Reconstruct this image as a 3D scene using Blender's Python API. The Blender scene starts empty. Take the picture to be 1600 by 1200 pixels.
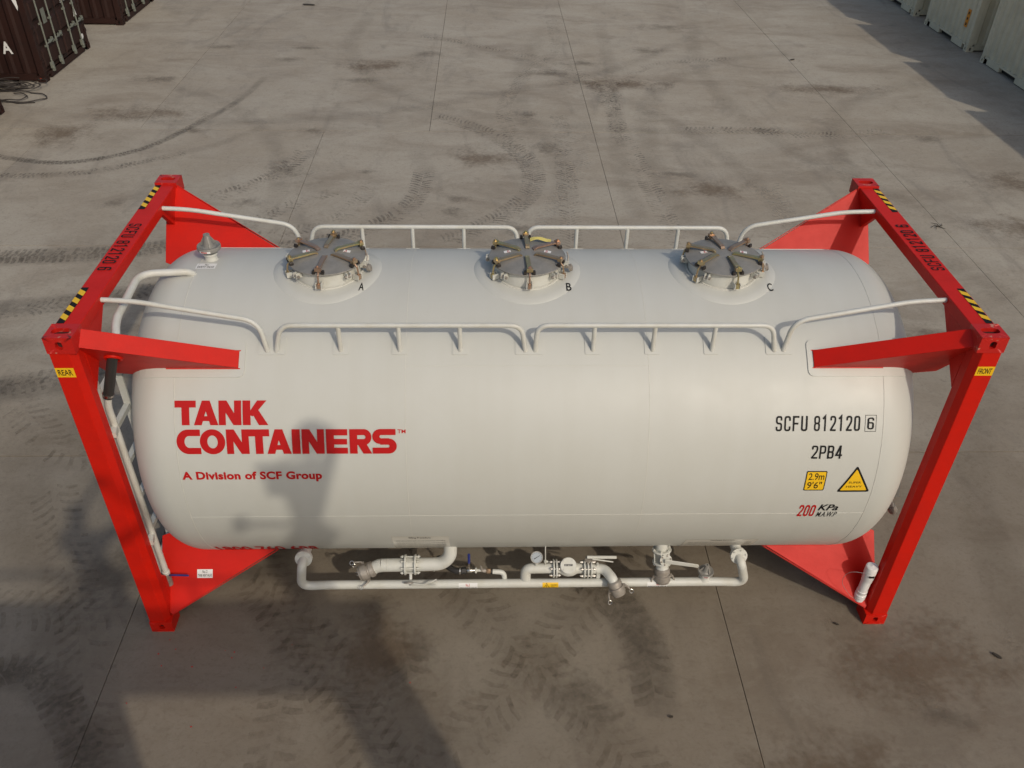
import bpy, bmesh, math, random
from mathutils import Vector, Matrix
random.seed(7)
V = Vector
R_ = math.radians
sc = bpy.context.scene
col = sc.collection

# ------------------------------------------------------------------ camera
cam = bpy.data.objects.new('camera', bpy.data.cameras.new('camera'))
col.objects.link(cam)
cam.data.sensor_width = 36
cam.data.lens = 36 * 1347.1 / 1600
cam.data.clip_start = .05
cam.data.clip_end = 1000
cr = V((0.99954049, -0.02532745, 0.01665326))
cu = V((0.00207562, 0.60529673, 0.79599721))
cf = V((0.03024075, 0.79559688, -0.60507116))
CAM = V((-0.3006, -5.6736, 5.9235))
m = Matrix((cr, cu, -cf)).transposed().to_4x4()
m.translation = CAM
cam.matrix_world = m
sc.camera = cam

# ------------------------------------------------------------------ light
SUN_EL, SUN_AZ = 39.0, -59.3          # towards the sun, azimuth from +X
w = bpy.data.worlds.new('World'); sc.world = w; w.use_nodes = True
nt = w.node_tree
sky = nt.nodes.new('ShaderNodeTexSky')
sky.sky_type = 'NISHITA'; sky.sun_disc = False
sky.sun_elevation = R_(SUN_EL)
sky.sun_rotation = R_(90 - SUN_AZ)
sky.dust_density = 3.6; sky.air_density = 1.2; sky.ozone_density = 1.0
nt.links.new(sky.outputs[0], nt.nodes['Background'].inputs[0])
nt.nodes['Background'].inputs[1].default_value = 0.108
sun = bpy.data.objects.new('sun', bpy.data.lights.new('sun', 'SUN'))
col.objects.link(sun)
sun.data.energy = 1.85; sun.data.angle = R_(0.9); sun.data.color = (1.0, .90, .745)
sd = V((math.cos(R_(SUN_AZ)) * math.cos(R_(SUN_EL)), math.sin(R_(SUN_AZ)) * math.cos(R_(SUN_EL)), math.sin(R_(SUN_EL))))
sun.rotation_euler = (-sd).to_track_quat('-Z', 'Y').to_euler()
sun.location = (8, -14, 16)
sc.view_settings.view_transform = 'Standard'
sc.view_settings.look = 'None'
sc.view_settings.exposure = -0.12
sc.view_settings.gamma = 1
sc.view_settings.use_curve_mapping = False
sc.cycles.transparent_max_bounces = 40

# ------------------------------------------------------------------ materials
def mat(name, base, rough=.5, metal=0., spec=.5, noise=None, nscale=4., bump=0., bscale=30., coat=0., rnd=None, nlo=.42, nhi=.72):
    """principled; noise = second colour mixed in by a noise of scale nscale"""
    m = bpy.data.materials.new(name); m.use_nodes = True
    t = m.node_tree; b = t.nodes['Principled BSDF']
    b.inputs['Base Color'].default_value = (*base, 1)
    b.inputs['Roughness'].default_value = rough
    b.inputs['Metallic'].default_value = metal
    b.inputs['Specular IOR Level'].default_value = spec
    b.inputs['Coat Weight'].default_value = coat
    b.inputs['Coat Roughness'].default_value = .2
    tc = t.nodes.new('ShaderNodeTexCoord')
    out = None
    if noise:
        n = t.nodes.new('ShaderNodeTexNoise'); n.inputs['Scale'].default_value = nscale
        n.inputs['Detail'].default_value = 6; n.inputs['Roughness'].default_value = .65
        t.links.new(tc.outputs['Object'], n.inputs['Vector'])
        r = t.nodes.new('ShaderNodeMapRange'); r.inputs[1].default_value = nlo; r.inputs[2].default_value = nhi
        t.links.new(n.outputs['Fac'], r.inputs[0])
        mx = t.nodes.new('ShaderNodeMix'); mx.data_type = 'RGBA'
        mx.inputs[6].default_value = (*base, 1); mx.inputs[7].default_value = (*noise, 1)
        t.links.new(r.outputs[0], mx.inputs[0]); out = mx.outputs[2]
        rr = t.nodes.new('ShaderNodeMapRange'); rr.inputs[3].default_value = rough; rr.inputs[4].default_value = min(1, rough + .15)
        t.links.new(n.outputs['Fac'], rr.inputs[0]); t.links.new(rr.outputs[0], b.inputs['Roughness'])
    if rnd:
        oi = t.nodes.new('ShaderNodeObjectInfo')
        m2 = t.nodes.new('ShaderNodeMix'); m2.data_type = 'RGBA'
        m2.inputs[6].default_value = (*base, 1); m2.inputs[7].default_value = (*rnd, 1)
        if out: t.links.new(out, m2.inputs[6])
        t.links.new(oi.outputs['Random'], m2.inputs[0]); out = m2.outputs[2]
    if out: t.links.new(out, b.inputs['Base Color'])
    if bump:
        n2 = t.nodes.new('ShaderNodeTexNoise'); n2.inputs['Scale'].default_value = bscale; n2.inputs['Detail'].default_value = 3
        t.links.new(tc.outputs['Object'], n2.inputs['Vector'])
        bp = t.nodes.new('ShaderNodeBump'); bp.inputs['Strength'].default_value = bump; bp.inputs['Distance'].default_value = .01
        t.links.new(n2.outputs['Fac'], bp.inputs['Height']); t.links.new(bp.outputs[0], b.inputs['Normal'])
    return m

M = {}
def shell_mat():
    m = mat('tank_paint', (.64, .625, .555), rough=.36, spec=.5)
    t = m.node_tree; b = t.nodes['Principled BSDF']
    tc = t.nodes.new('ShaderNodeTexCoord')
    mp = t.nodes.new('ShaderNodeMapping'); mp.inputs['Scale'].default_value = (5, .5, .5)
    t.links.new(tc.outputs['Object'], mp.inputs[0])
    n = t.nodes.new('ShaderNodeTexNoise'); n.inputs['Scale'].default_value = 1.2; n.inputs['Detail'].default_value = 4
    t.links.new(mp.outputs[0], n.inputs['Vector'])
    n2 = t.nodes.new('ShaderNodeTexNoise'); n2.inputs['Scale'].default_value = 2.3; n2.inputs['Detail'].default_value = 7; n2.inputs['Roughness'].default_value = .7
    t.links.new(tc.outputs['Object'], n2.inputs['Vector'])
    ad = t.nodes.new('ShaderNodeMath'); ad.operation = 'ADD'
    t.links.new(n.outputs['Fac'], ad.inputs[0]); t.links.new(n2.outputs['Fac'], ad.inputs[1])
    r = t.nodes.new('ShaderNodeMapRange'); r.inputs[1].default_value = .8; r.inputs[2].default_value = 1.3
    t.links.new(ad.outputs[0], r.inputs[0])
    mx = t.nodes.new('ShaderNodeMix'); mx.data_type = 'RGBA'
    mx.inputs[6].default_value = (.510, .515, .482, 1); mx.inputs[7].default_value = (.488, .490, .452, 1)
    t.links.new(r.outputs[0], mx.inputs[0]); t.links.new(mx.outputs[2], b.inputs['Base Color'])
    rr = t.nodes.new('ShaderNodeMapRange'); rr.inputs[1].default_value = .3; rr.inputs[2].default_value = .7
    rr.inputs[3].default_value = .42; rr.inputs[4].default_value = .54
    t.links.new(n2.outputs['Fac'], rr.inputs[0]); t.links.new(rr.outputs[0], b.inputs['Roughness'])
    bp = t.nodes.new('ShaderNodeBump'); bp.inputs['Strength'].default_value = .25; bp.inputs['Distance'].default_value = .012
    n3 = t.nodes.new('ShaderNodeTexNoise'); n3.inputs['Scale'].default_value = 1.1; n3.inputs['Detail'].default_value = 1
    t.links.new(tc.outputs['Object'], n3.inputs['Vector'])
    t.links.new(n3.outputs['Fac'], bp.inputs['Height']); t.links.new(bp.outputs[0], b.inputs['Normal'])
    return m
M['tank'] = shell_mat()
M['white'] = mat('white_paint', (.56, .565, .53), .38, noise=(.50, .49, .43), nscale=7, bump=.06, bscale=60)
M['bead'] = mat('weld_paint', (.53, .525, .48), .45, bump=.4, bscale=80)
M['red'] = mat('red_paint', (.55, .009, .002), .40, spec=.26, noise=(.48, .009, .003), nscale=5, bump=.08, bscale=45)
M['redworn'] = mat('worn_red_paint', (.46, .008, .004), .40, noise=(.50, .20, .14), nscale=22, nlo=.60, nhi=.66, bump=.2, bscale=60)
M['recess'] = mat('dark_recess', (.05, .008, .006), .8)  # casting hole floors: near-black red stands in for the shade inside
M['redtext'] = mat('red_vinyl', (.44, .006, .007), .55, spec=.25)
M['black'] = mat('black_vinyl', (.010, .010, .010), .6, spec=.2)
M['yellow'] = mat('yellow_vinyl', (.78, .47, .01), .4)
M['label'] = mat('label_white', (.72, .72, .71), .4)
M['clear'] = mat('label_film', (.60, .58, .52), .22)
M['steel'] = mat('stainless', (.28, .27, .25), .48, metal=.25, noise=(.21, .205, .19), nscale=8, bump=.1, bscale=50)
M['steeld'] = mat('dull_steel', (.34, .31, .275), .42, metal=.35, noise=(.22, .19, .16), nscale=14, bump=.15, bscale=60)
M['chrome'] = mat('bright_steel', (.6, .58, .54), .25, metal=1.)
M['zinc'] = mat('yellow_zinc', (.46, .43, .20), .26, metal=.8, noise=(.46, .32, .20), nscale=20, rnd=(.50, .33, .24))
M['lug'] = mat('black_lug', (.035, .03, .027), .45, metal=.3)
M['rubber'] = mat('black_rubber', (.025, .023, .022), .55, bump=.2, bscale=90)
M['blue'] = mat('blue_grip', (.018, .03, .19), .45)
M['rag'] = mat('yellow_tag', (.66, .56, .16), .6, bump=.3, bscale=30)
M['galv'] = mat('galvanised', (.36, .37, .36), .4, metal=.6)
M['dial'] = mat('dial_glass', (.34, .38, .42), .12)
M['brown'] = mat('brown_container_paint', (.026, .0095, .0070), .55, spec=.3, noise=(.019, .008, .0065), nscale=2.5, bump=.1, bscale=20)
M['cream'] = mat('cream_container_paint', (.64, .59, .44), .5, noise=(.54, .49, .36), nscale=2, bump=.08, bscale=20)
M['lockbar'] = mat('lock_bar_zinc', (.20, .22, .19), .5, metal=.3, noise=(.17, .17, .14), nscale=9)
M['gasket'] = mat('door_gasket', (.015, .013, .013), .7)
M['orange'] = mat('orange_sticker', (.70, .26, .01), .5)
M['rust'] = mat('rusty_red', (.38, .05, .02), .7)
M['cable'] = mat('cable_rubber', (.035, .028, .024), .6)
M['skin'] = mat('skin', (.42, .24, .16), .55)
M['hair'] = mat('hair', (.02, .015, .012), .6)
M['shirt'] = mat('shirt_cloth', (.10, .14, .22), .85, bump=.3, bscale=40)
M['shirt2'] = mat('work_shirt_cloth', (.30, .28, .24), .85, bump=.3, bscale=40)
M['jeans'] = mat('trouser_cloth', (.04, .05, .08), .9)
M['helmet'] = mat('helmet_plastic', (.70, .68, .62), .35)
M['camb'] = mat('camera_body', (.02, .02, .02), .4)
M['deck'] = mat('platform_steel', (.22, .21, .19), .55, metal=.4, noise=(.14, .11, .09), nscale=6)
M['twig'] = mat('debris_brown', (.035, .028, .02), .9)

def concrete():
    m = bpy.data.materials.new('concrete'); m.use_nodes = True
    t = m.node_tree; b = t.nodes['Principled BSDF']; L = t.links.new
    geo = t.nodes.new('ShaderNodeNewGeometry')
    def noise(scale, detail=5, rough=.6, sx=1, sy=1, dist=0, rot=0):
        mp = t.nodes.new('ShaderNodeMapping'); mp.inputs['Scale'].default_value = (sx, sy, 1)
        mp.inputs['Rotation'].default_value = (0, 0, rot)
        mp.inputs['Location'].default_value = (random.uniform(-9, 9), random.uniform(-9, 9), 0)
        L(geo.outputs['Position'], mp.inputs[0])
        n = t.nodes.new('ShaderNodeTexNoise'); n.inputs['Scale'].default_value = scale
        n.inputs['Detail'].default_value = detail; n.inputs['Roughness'].default_value = rough; n.inputs['Distortion'].default_value = dist
        L(mp.outputs[0], n.inputs['Vector']); return n.outputs['Fac']
    def rng(s, a, b_, c=0., d=1.):
        r = t.nodes.new('ShaderNodeMapRange'); r.interpolation_type = 'SMOOTHSTEP'
        for i, x in zip((1, 2, 3, 4), (a, b_, c, d)): r.inputs[i].default_value = x
        L(s, r.inputs[0]); return r.outputs[0]
    def mix(f, a, b_, bt='MIX'):
        x = t.nodes.new('ShaderNodeMix'); x.data_type = 'RGBA'; x.blend_type = bt
        if isinstance(f, float): x.inputs[0].default_value = f
        else: L(f, x.inputs[0])
        for i, s in ((6, a), (7, b_)):
            if isinstance(s, tuple): x.inputs[i].default_value = (*s, 1)
            else: L(s, x.inputs[i])
        return x.outputs[2]
    base = mix(rng(noise(.35, 5, .6, dist=.4), .35, .65), (.325, .284, .226), (.385, .350, .290))
    base = mix(rng(noise(1.1, 6, .65, sx=.45, dist=.8), .42, .74, 0, .62), base, (.205, .166, .125))
    base = mix(rng(noise(.8, 5, .65, sx=1.5, sy=.5, rot=.7, dist=1.2), .52, .75, 0, .55), base, (.175, .155, .132))
    base = mix(rng(noise(3.2, 7, .72, sx=.6, dist=1.5), .48, .72, 0, .45), base, (.41, .375, .31))
    base = mix(rng(noise(5.5, 6, .7, dist=2.), .50, .76, 0, .42), base, (.165, .135, .105))
    base = mix(rng(noise(11, 6, .75, sx=.7, dist=2.5), .50, .72, 0, .32), base, (.40, .36, .29))
    base = mix(rng(noise(14, 6, .75, sx=.6, rot=.5, dist=2.5), .50, .74, 0, .40), base, (.15, .12, .09))
    base = mix(rng(noise(26, 4, .7), .50, .78, 0, .5), base, (.17, .148, .125))
    base = mix(rng(noise(90, 2, .6), .62, .74, 0, .4), base, (.34, .32, .28))
    # darker, browner ground towards the near side, its edge broken by noise
    sep = t.nodes.new('ShaderNodeSeparateXYZ'); L(geo.outputs['Position'], sep.inputs[0])
    nn = noise(.6, 4, .6)
    ad = t.nodes.new('ShaderNodeMath'); ad.operation = 'MULTIPLY_ADD'; ad.inputs[1].default_value = 5.; L(nn, ad.inputs[0]); L(sep.outputs['Y'], ad.inputs[2])
    near_tone = rng(ad.outputs[0], 7.0, 1.6, 0, .72)
    base = mix(near_tone, base, mix(.74, base, (.076, .050, .024)))
    oi = t.nodes.new('ShaderNodeObjectInfo')
    base = mix(rng(oi.outputs['Random'], 0, 1, 0, .14), base, (.19, .18, .165))
    L(base, b.inputs['Base Color'])
    L(rng(noise(2.2, 5, .6), .3, .7, .72, .95), b.inputs['Roughness'])
    b.inputs['Specular IOR Level'].default_value = .35
    bp = t.nodes.new('ShaderNodeBump'); bp.inputs['Strength'].default_value = .35; bp.inputs['Distance'].default_value = .006
    L(noise(40, 6, .7), bp.inputs['Height']); L(bp.outputs[0], b.inputs['Normal'])
    return m
M['concrete'] = concrete()
M['joint'] = mat('joint_dirt', (.05, .043, .036), .95)

def mark_mat(name, colr, lo, hi, amax, scale=2.5, radial=False, detail_scale=20.):
    m = bpy.data.materials.new(name); m.use_nodes = True
    t = m.node_tree; b = t.nodes['Principled BSDF']; L = t.links.new
    b.inputs['Base Color'].default_value = (*colr, 1); b.inputs['Roughness'].default_value = .85
    b.inputs['Specular IOR Level'].default_value = .2
    geo = t.nodes.new('ShaderNodeNewGeometry')
    n = t.nodes.new('ShaderNodeTexNoise'); n.inputs['Scale'].default_value = scale; n.inputs['Detail'].default_value = 6; n.inputs['Roughness'].default_value = .7
    L(geo.outputs['Position'], n.inputs['Vector'])
    n2 = t.nodes.new('ShaderNodeTexNoise'); n2.inputs['Scale'].default_value = detail_scale; n2.inputs['Detail'].default_value = 4
    L(geo.outputs['Position'], n2.inputs['Vector'])
    a = t.nodes.new('ShaderNodeMath'); a.operation = 'ADD'; L(n.outputs['Fac'], a.inputs[0])
    h = t.nodes.new('ShaderNodeMath'); h.operation = 'MULTIPLY'; h.inputs[1].default_value = .5; L(n2.outputs['Fac'], h.inputs[0]); L(h.outputs[0], a.inputs[1])
    src = a.outputs[0]
    if radial:
        tc = t.nodes.new('ShaderNodeTexCoord'); ln = t.nodes.new('ShaderNodeVectorMath'); ln.operation = 'LENGTH'
        L(tc.outputs['Object'], ln.inputs[0])
        k = t.nodes.new('ShaderNodeMath'); k.operation = 'MULTIPLY'; k.inputs[1].default_value = 2.4; L(src, k.inputs[0])
        s = t.nodes.new('ShaderNodeMath'); s.operation = 'SUBTRACT'; L(k.outputs[0], s.inputs[0]); L(ln.outputs['Value'], s.inputs[1]); src = s.outputs[0]
    r = t.nodes.new('ShaderNodeMapRange'); r.interpolation_type = 'SMOOTHSTEP'
    r.inputs[1].default_value = lo; r.inputs[2].default_value = hi; r.inputs[3].default_value = 0; r.inputs[4].default_value = amax
    L(src, r.inputs[0]); L(r.outputs[0], b.inputs['Alpha'])
    return m
M['tread'] = mark_mat('tyre_mark', (.08, .067, .055), .56, 1.1, .42)
M['treadf'] = mark_mat('faint_tyre_mark', (.085, .070, .056), .62, 1.08, .42)
M['treadl'] = mark_mat('pale_dust_ridge', (.38, .345, .29), .62, 1.05, .40)
M['treadn'] = mark_mat('near_tyre_mark', (.095, .070, .048), .52, 1.25, .40, 3.5)
def ribbon_mat(name, colr, amax, scale):
    m = mark_mat(name, colr, .35, 1.0, amax, scale); t = m.node_tree; L = t.links.new; b = t.nodes['Principled BSDF']
    src = b.inputs['Alpha'].links[0].from_socket
    uv = t.nodes.new('ShaderNodeUVMap'); sp = t.nodes.new('ShaderNodeSeparateXYZ'); L(uv.outputs[0], sp.inputs[0])
    def M_(op, a, c=None):
        n = t.nodes.new('ShaderNodeMath'); n.operation = op; n.use_clamp = False
        for i, x in enumerate((a, c)):
            if x is None: continue
            if isinstance(x, (int, float)): n.inputs[i].default_value = x
            else: L(x, n.inputs[i])
        return n.outputs[0]
    e = M_('SUBTRACT', 1., M_('POWER', M_('ABSOLUTE', sp.outputs['X']), 2.2))
    f = M_('SUBTRACT', 1., M_('POWER', M_('ABSOLUTE', sp.outputs['Y']), 6.))
    mx = M_('MAXIMUM', M_('MULTIPLY', M_('MULTIPLY', e, f), src), 0.)
    L(mx, b.inputs['Alpha']); return m
M['smear'] = ribbon_mat('tyre_smear', (.12, .10, .08), .12, 2.2)
M['smeard'] = ribbon_mat('dark_tyre_smear', (.075, .064, .054), .34, 1.8)
M['smearb'] = ribbon_mat('brown_tyre_smear', (.10, .072, .045), .15, 2.4)
M['stain'] = mark_mat('ground_stain', (.12, .098, .076), .86, 2.1, .34, 4.0, True, 22.)
M['stainb'] = mark_mat('brown_stain', (.15, .10, .062), .86, 2.0, .45, 2.2, True)

# ------------------------------------------------------------------ mesh helpers
def fil(pts, r, n=6, closed=False):
    """round the corners of a path"""
    pts = [V(p) for p in pts]; out = []
    N = len(pts)
    for i, p in enumerate(pts):
        if not closed and i in (0, N - 1): out.append(p); continue
        a, c = pts[i - 1], pts[(i + 1) % N]
        ri = r[i] if isinstance(r, (list, tuple)) else r
        da, dc = (a - p), (c - p)
        d = min(ri, da.length * .48, dc.length * .48)
        if d < 1e-5: out.append(p); continue
        A, Cc = p + da.normalized() * d, p + dc.normalized() * d
        for k in range(n + 1):
            t = k / n
            out.append(A * (1 - t) ** 2 + p * 2 * t * (1 - t) + Cc * t * t)
    return out

class MB:
    def __init__(s): s.bm = bmesh.new()
    def face(s, pts):
        return s.bm.faces.new([s.bm.verts.new(p) for p in pts])
    def box(s, c, d, rot=None):
        c = V(c); x, y, z = (k / 2 for k in d)
        vs = []
        for i in (-x, x):
            for j in (-y, y):
                for k in (-z, z):
                    p = V((i, j, k))
                    if rot: p = rot @ p
                    vs.append(s.bm.verts.new(c + p))
        for f in ((0, 1, 3, 2), (4, 6, 7, 5), (0, 4, 5, 1), (2, 3, 7, 6), (0, 2, 6, 4), (1, 5, 7, 3)):
            s.bm.faces.new([vs[i] for i in f])
        return s
    def b2(s, a, b):
        a, b = V(a), V(b)
        return s.box((a + b) / 2, [abs(q) for q in (b - a)])
    def ring(s, c, u, v, r, n):
        return [s.bm.verts.new(c + u * (r * math.cos(2 * math.pi * k / n)) + v * (r * math.sin(2 * math.pi * k / n))) for k in range(n)]
    def lathe(s, p, ax, prof, n=20, cap=True):
        """prof = [(radius, distance along axis)]"""
        p, ax = V(p), V(ax).normalized()
        u = ax.orthogonal().normalized(); v = ax.cross(u)
        rs = [s.ring(p + ax * h, u, v, max(r, 1e-4), n) for r, h in prof]
        for a, b in zip(rs, rs[1:]):
            for k in range(n): s.bm.faces.new((a[k], a[(k + 1) % n], b[(k + 1) % n], b[k]))
        if cap:
            s.bm.faces.new(rs[0][::-1]); s.bm.faces.new(rs[-1])
        return s
    def cyl(s, a, b, r, r2=None, n=16, cap=True):
        a, b = V(a), V(b)
        return s.lathe(a, b - a, [(r, 0), (r if r2 is None else r2, (b - a).length)], n, cap)
    def tube(s, pts, r, n=12, cap=True):
        pts = [V(p) for p in pts]
        rr = r if isinstance(r, (list, tuple)) else [r] * len(pts)
        t0 = (pts[1] - pts[0]).normalized(); u = t0.orthogonal().normalized(); rs = []
        for i, p in enumerate(pts):
            t = ((pts[min(i + 1, len(pts) - 1)] - pts[max(i - 1, 0)])).normalized()
            u = (u - t * u.dot(t)).normalized(); v = t.cross(u)
            rs.append(s.ring(p, u, v, rr[i], n))
        for a, b in zip(rs, rs[1:]):
            for k in range(n): s.bm.faces.new((a[k], a[(k + 1) % n], b[(k + 1) % n], b[k]))
        if cap: s.bm.faces.new(rs[0][::-1]); s.bm.faces.new(rs[-1])
        return s
    def prism(s, pts, vec):
        vec = V(vec); a = [s.bm.verts.new(V(p)) for p in pts]; b = [s.bm.verts.new(V(p) + vec) for p in pts]
        s.bm.faces.new(a[::-1]); s.bm.faces.new(b); n = len(a)
        for k in range(n): s.bm.faces.new((a[k], a[(k + 1) % n], b[(k + 1) % n], b[k]))
        return s
    def build(s, name, m, parent=None, label=None, bev=0, smooth=35, shift=None, bseg=2):
        bm = s.bm
        bmesh.ops.recalc_face_normals(bm, faces=bm.faces)
        me = bpy.data.meshes.new(name); bm.to_mesh(me); bm.free()
        if shift: me.transform(Matrix.Translation(shift))
        for p in me.polygons: p.use_smooth = True
        me.set_sharp_from_angle(angle=R_(smooth))
        me.materials.append(M[m] if isinstance(m, str) else m)
        o = bpy.data.objects.new(name, me); col.objects.link(o)
        if parent: o.parent = parent
        if label: o['label'] = label
        if bev:
            md = o.modifiers.new('bevel', 'BEVEL'); md.width = bev; md.segments = bseg; md.limit_method = 'ANGLE'; md.angle_limit = R_(40)
            md.harden_normals = True
        return o

def thing(name, label, cat, loc=(0, 0, 0), rot=(0, 0, 0), group=None):
    o = bpy.data.objects.new(name, None); col.objects.link(o)
    o.location = loc; o.rotation_euler = rot; o['label'] = label; o['category'] = cat
    if group: o['group'] = group
    return o
def dup(o, parent=None):
    c = o.copy(); col.objects.link(c)
    c.parent = parent
    for ch in list(o.children): dup(ch, c)
    return c
def struct(o): o['kind'] = 'structure'; return o

# ---- flat lettering: list of 2D polygons -> mesh laid on a surface
def stroke2d(pts, t, closed=False):
    """thick polyline -> quads with mitred joints"""
    P = [V((p[0], p[1])) for p in pts]; n = len(P); L_, Rr = [], []
    for i, p in enumerate(P):
        a = P[i - 1] if (i or closed) else None
        c = P[(i + 1) % n] if (i < n - 1 or closed) else None
        d1 = (p - a).normalized() if a is not None else None
        d2 = (c - p).normalized() if c is not None else None
        d1 = d1 or d2; d2 = d2 or d1
        nrm = V((-(d1.y + d2.y), d1.x + d2.x))
        if nrm.length < 1e-6: nrm = V((-d1.y, d1.x))
        nrm.normalize(); k = 1 / max(.35, nrm.dot(V((-d1.y, d1.x))))
        L_.append(p + nrm * t / 2 * k); Rr.append(p - nrm * t / 2 * k)
    q = []
    for i in range(n if closed else n - 1):
        j = (i + 1) % n
        q.append([L_[i], L_[j], Rr[j], Rr[i]])
    return q
def cond(ch, w=.42, t=.13):
    """condensed marking letter, cap height 1"""
    i = t / 2; x0, x1, y0, y1 = i, w - i, i, 1 - i; r = .2 * w * 1.6
    F = lambda p, c=False: stroke2d([(q.x, q.y) for q in fil([(a, b, 0) for a, b in p], r, 5, c)], t, c)
    S = lambda p, c=False: stroke2d(p, t, c)
    md = .51
    return {
        'S': lambda: [F([(x1, .70), (x1, y1), (x0, y1), (x0, md), (x1, md), (x1, y0), (x0, y0), (x0, .30)])],
        'C': lambda: [F([(x1, .68), (x1, y1), (x0, y1), (x0, y0), (x1, y0), (x1, .32)])],
        'F': lambda: [S([(x0, 0), (x0, y1), (w, y1)]), S([(x0, .50), (w * .88, .50)])],
        'U': lambda: [F([(x0, 1), (x0, y0), (x1, y0), (x1, 1)])],
        '8': lambda: [F([(x0, y0), (x1, y0), (x1, md), (x0, md)], True), F([(x0, md), (x1, md), (x1, y1), (x0, y1)], True)],
        '1': lambda: [S([(w * .1, .80), (w * .5, .97), (w * .5, 0)])],
        '2': lambda: [F([(x0, .70), (x0, y1), (x1, y1), (x1, .60), (x0, y0 + .02), (x0, y0), (w, y0)])],
        '0': lambda: [F([(x0, y0), (x1, y0), (x1, y1), (x0, y1)], True)],
        '6': lambda: [F([(x1, .74), (x1, y1), (x0, y1), (x0, y0), (x1, y0), (x1, .56), (x0, .56)])],
        '9': lambda: [F([(x0, .26), (x0, y0), (x1, y0), (x1, y1), (x0, y1), (x0, .44), (x1, .44)])],
        'P': lambda: [S([(x0, 0), (x0, 1)]), F([(x0, y1), (x1, y1), (x1, .44), (x0, .44)])],
        'B': lambda: [F([(x0, y0), (x1, y0), (x1, md), (x0, md)], True), F([(x0, md), (x1, md), (x1, y1), (x0, y1)], True), S([(x0, 0), (x0, 1)])],
        '4': lambda: [S([(w * .74, 0), (w * .74, 1)]), S([(w * .70, .96), (x0, .27), (w * 1.06, .27)])],
        'A': lambda: [S([(x0, 0), (w / 2, 1)]), S([(x1, 0), (w / 2, 1)]), S([(w * .22, .3), (w * .78, .3)])],
        'N': lambda: [S([(x0, 0), (x0, 1)]), S([(x1, 0), (x1, 1)]), S([(x0, 1), (x1, 0)])],
    }[ch]()
def cond_text(s, w=.42, t=.13, gap=.13, space=.34):
    out, x = [], 0
    for ch in s:
        if ch == ' ': x += space; continue
        for layer in cond(ch, w, t): out.append([[(p[0] + x, p[1]) for p in poly] for poly in layer])
        x += w + gap
    return out, x - gap
def arc(cx, cy, rx, ry, a0, a1, n=14):
    return [(cx + rx * math.cos(R_(a0 + (a1 - a0) * k / n)), cy + ry * math.sin(R_(a0 + (a1 - a0) * k / n))) for k in range(n + 1)]
def bandq(o, i):
    return [[o[k], o[k + 1], i[k + 1], i[k]] for k in range(len(o) - 1)]
def heavy(ch):
    """wide heavy sans letter, cap height 1 -> (layers, width)"""
    rect = lambda a, b, c, d: [(a, b), (c, b), (c, d), (a, d)]
    if ch == 'T': return [[rect(0, .72, .90, 1)], [rect(.29, 0, .62, .73)]], .90
    if ch == 'I': return [[rect(0, 0, .35, 1)]], .35
    if ch == 'E': return [[rect(0, 0, .34, 1)], [rect(.33, 0, .92, .25)], [rect(.33, .38, .90, .61)], [rect(.33, .75, .92, 1)]], .92
    if ch == 'A': return [[[(0, 0), (.33, 0), (.66, 1), (.36, 1)]], [[(1.04, 0), (.70, 0), (.38, 1), (.69, 1)]], [rect(.26, .17, .80, .37)]], 1.04
    if ch == 'N': return [[rect(0, 0, .30, 1)], [rect(.66, 0, .96, 1)], [[(0, 1), (.34, 1), (.96, 0), (.62, 0)]]], .96
    if ch == 'K': return [[rect(0, 0, .33, 1)], [[(.20, .42), (.62, 1), (1.02, 1), (.44, .36)]], [[(.34, .60), (.60, .72), (1.08, 0), (.68, 0)]]], 1.08
    if ch == 'C':
        o = [(1.02, 1)] + arc(.50, .5, .50, .5, 90, 270, 20) + [(1.02, 0)]
        i = [(1.02, .74)] + arc(.54, .5, .20, .24, 90, 270, 20) + [(1.02, .26)]
        return [bandq(o, i)], 1.02
    if ch == 'O':
        return [bandq(arc(.54, .5, .54, .51, 0, 360, 36), arc(.54, .5, .22, .26, 0, 360, 36))], 1.08
    if ch == 'R':
        o = [(.30, 1)] + arc(.62, .68, .32, .32, 90, -90, 14) + [(.30, .36)]
        i = [(.30, .76)] + arc(.60, .68, .09, .08, 90, -90, 14) + [(.30, .60)]
        return [[rect(0, 0, .33, 1)], bandq(o, i), [[(.34, .40), (.70, .44), (.95, 0), (.58, 0)]]], .96
    if ch == 'S':
        o = [(1.0, 1)] + arc(.34, .70, .34, .30, 90, 270, 12)
        i = [(1.0, .76)] + arc(.36, .70, .05, .06, 90, 270, 12)
        o2 = [(0, 0)] + arc(.70, .31, .34, .31, -90, 90, 12)
        i2 = [(0, .25)] + arc(.68, .31, .05, .06, -90, 90, 12)
        return [bandq(o, i), bandq(o2, i2), [rect(.33, .37, .72, .63)]], 1.04
def heavy_text(s, gaps):
    out, x = [], 0
    for k, ch in enumerate(s):
        ls, w_ = heavy(ch)
        for layer in ls: out.append([[(p[0] + x, p[1]) for p in poly] for poly in layer])
        x += w_ + (gaps[k] if k < len(gaps) else 0)
    return out, x
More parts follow.
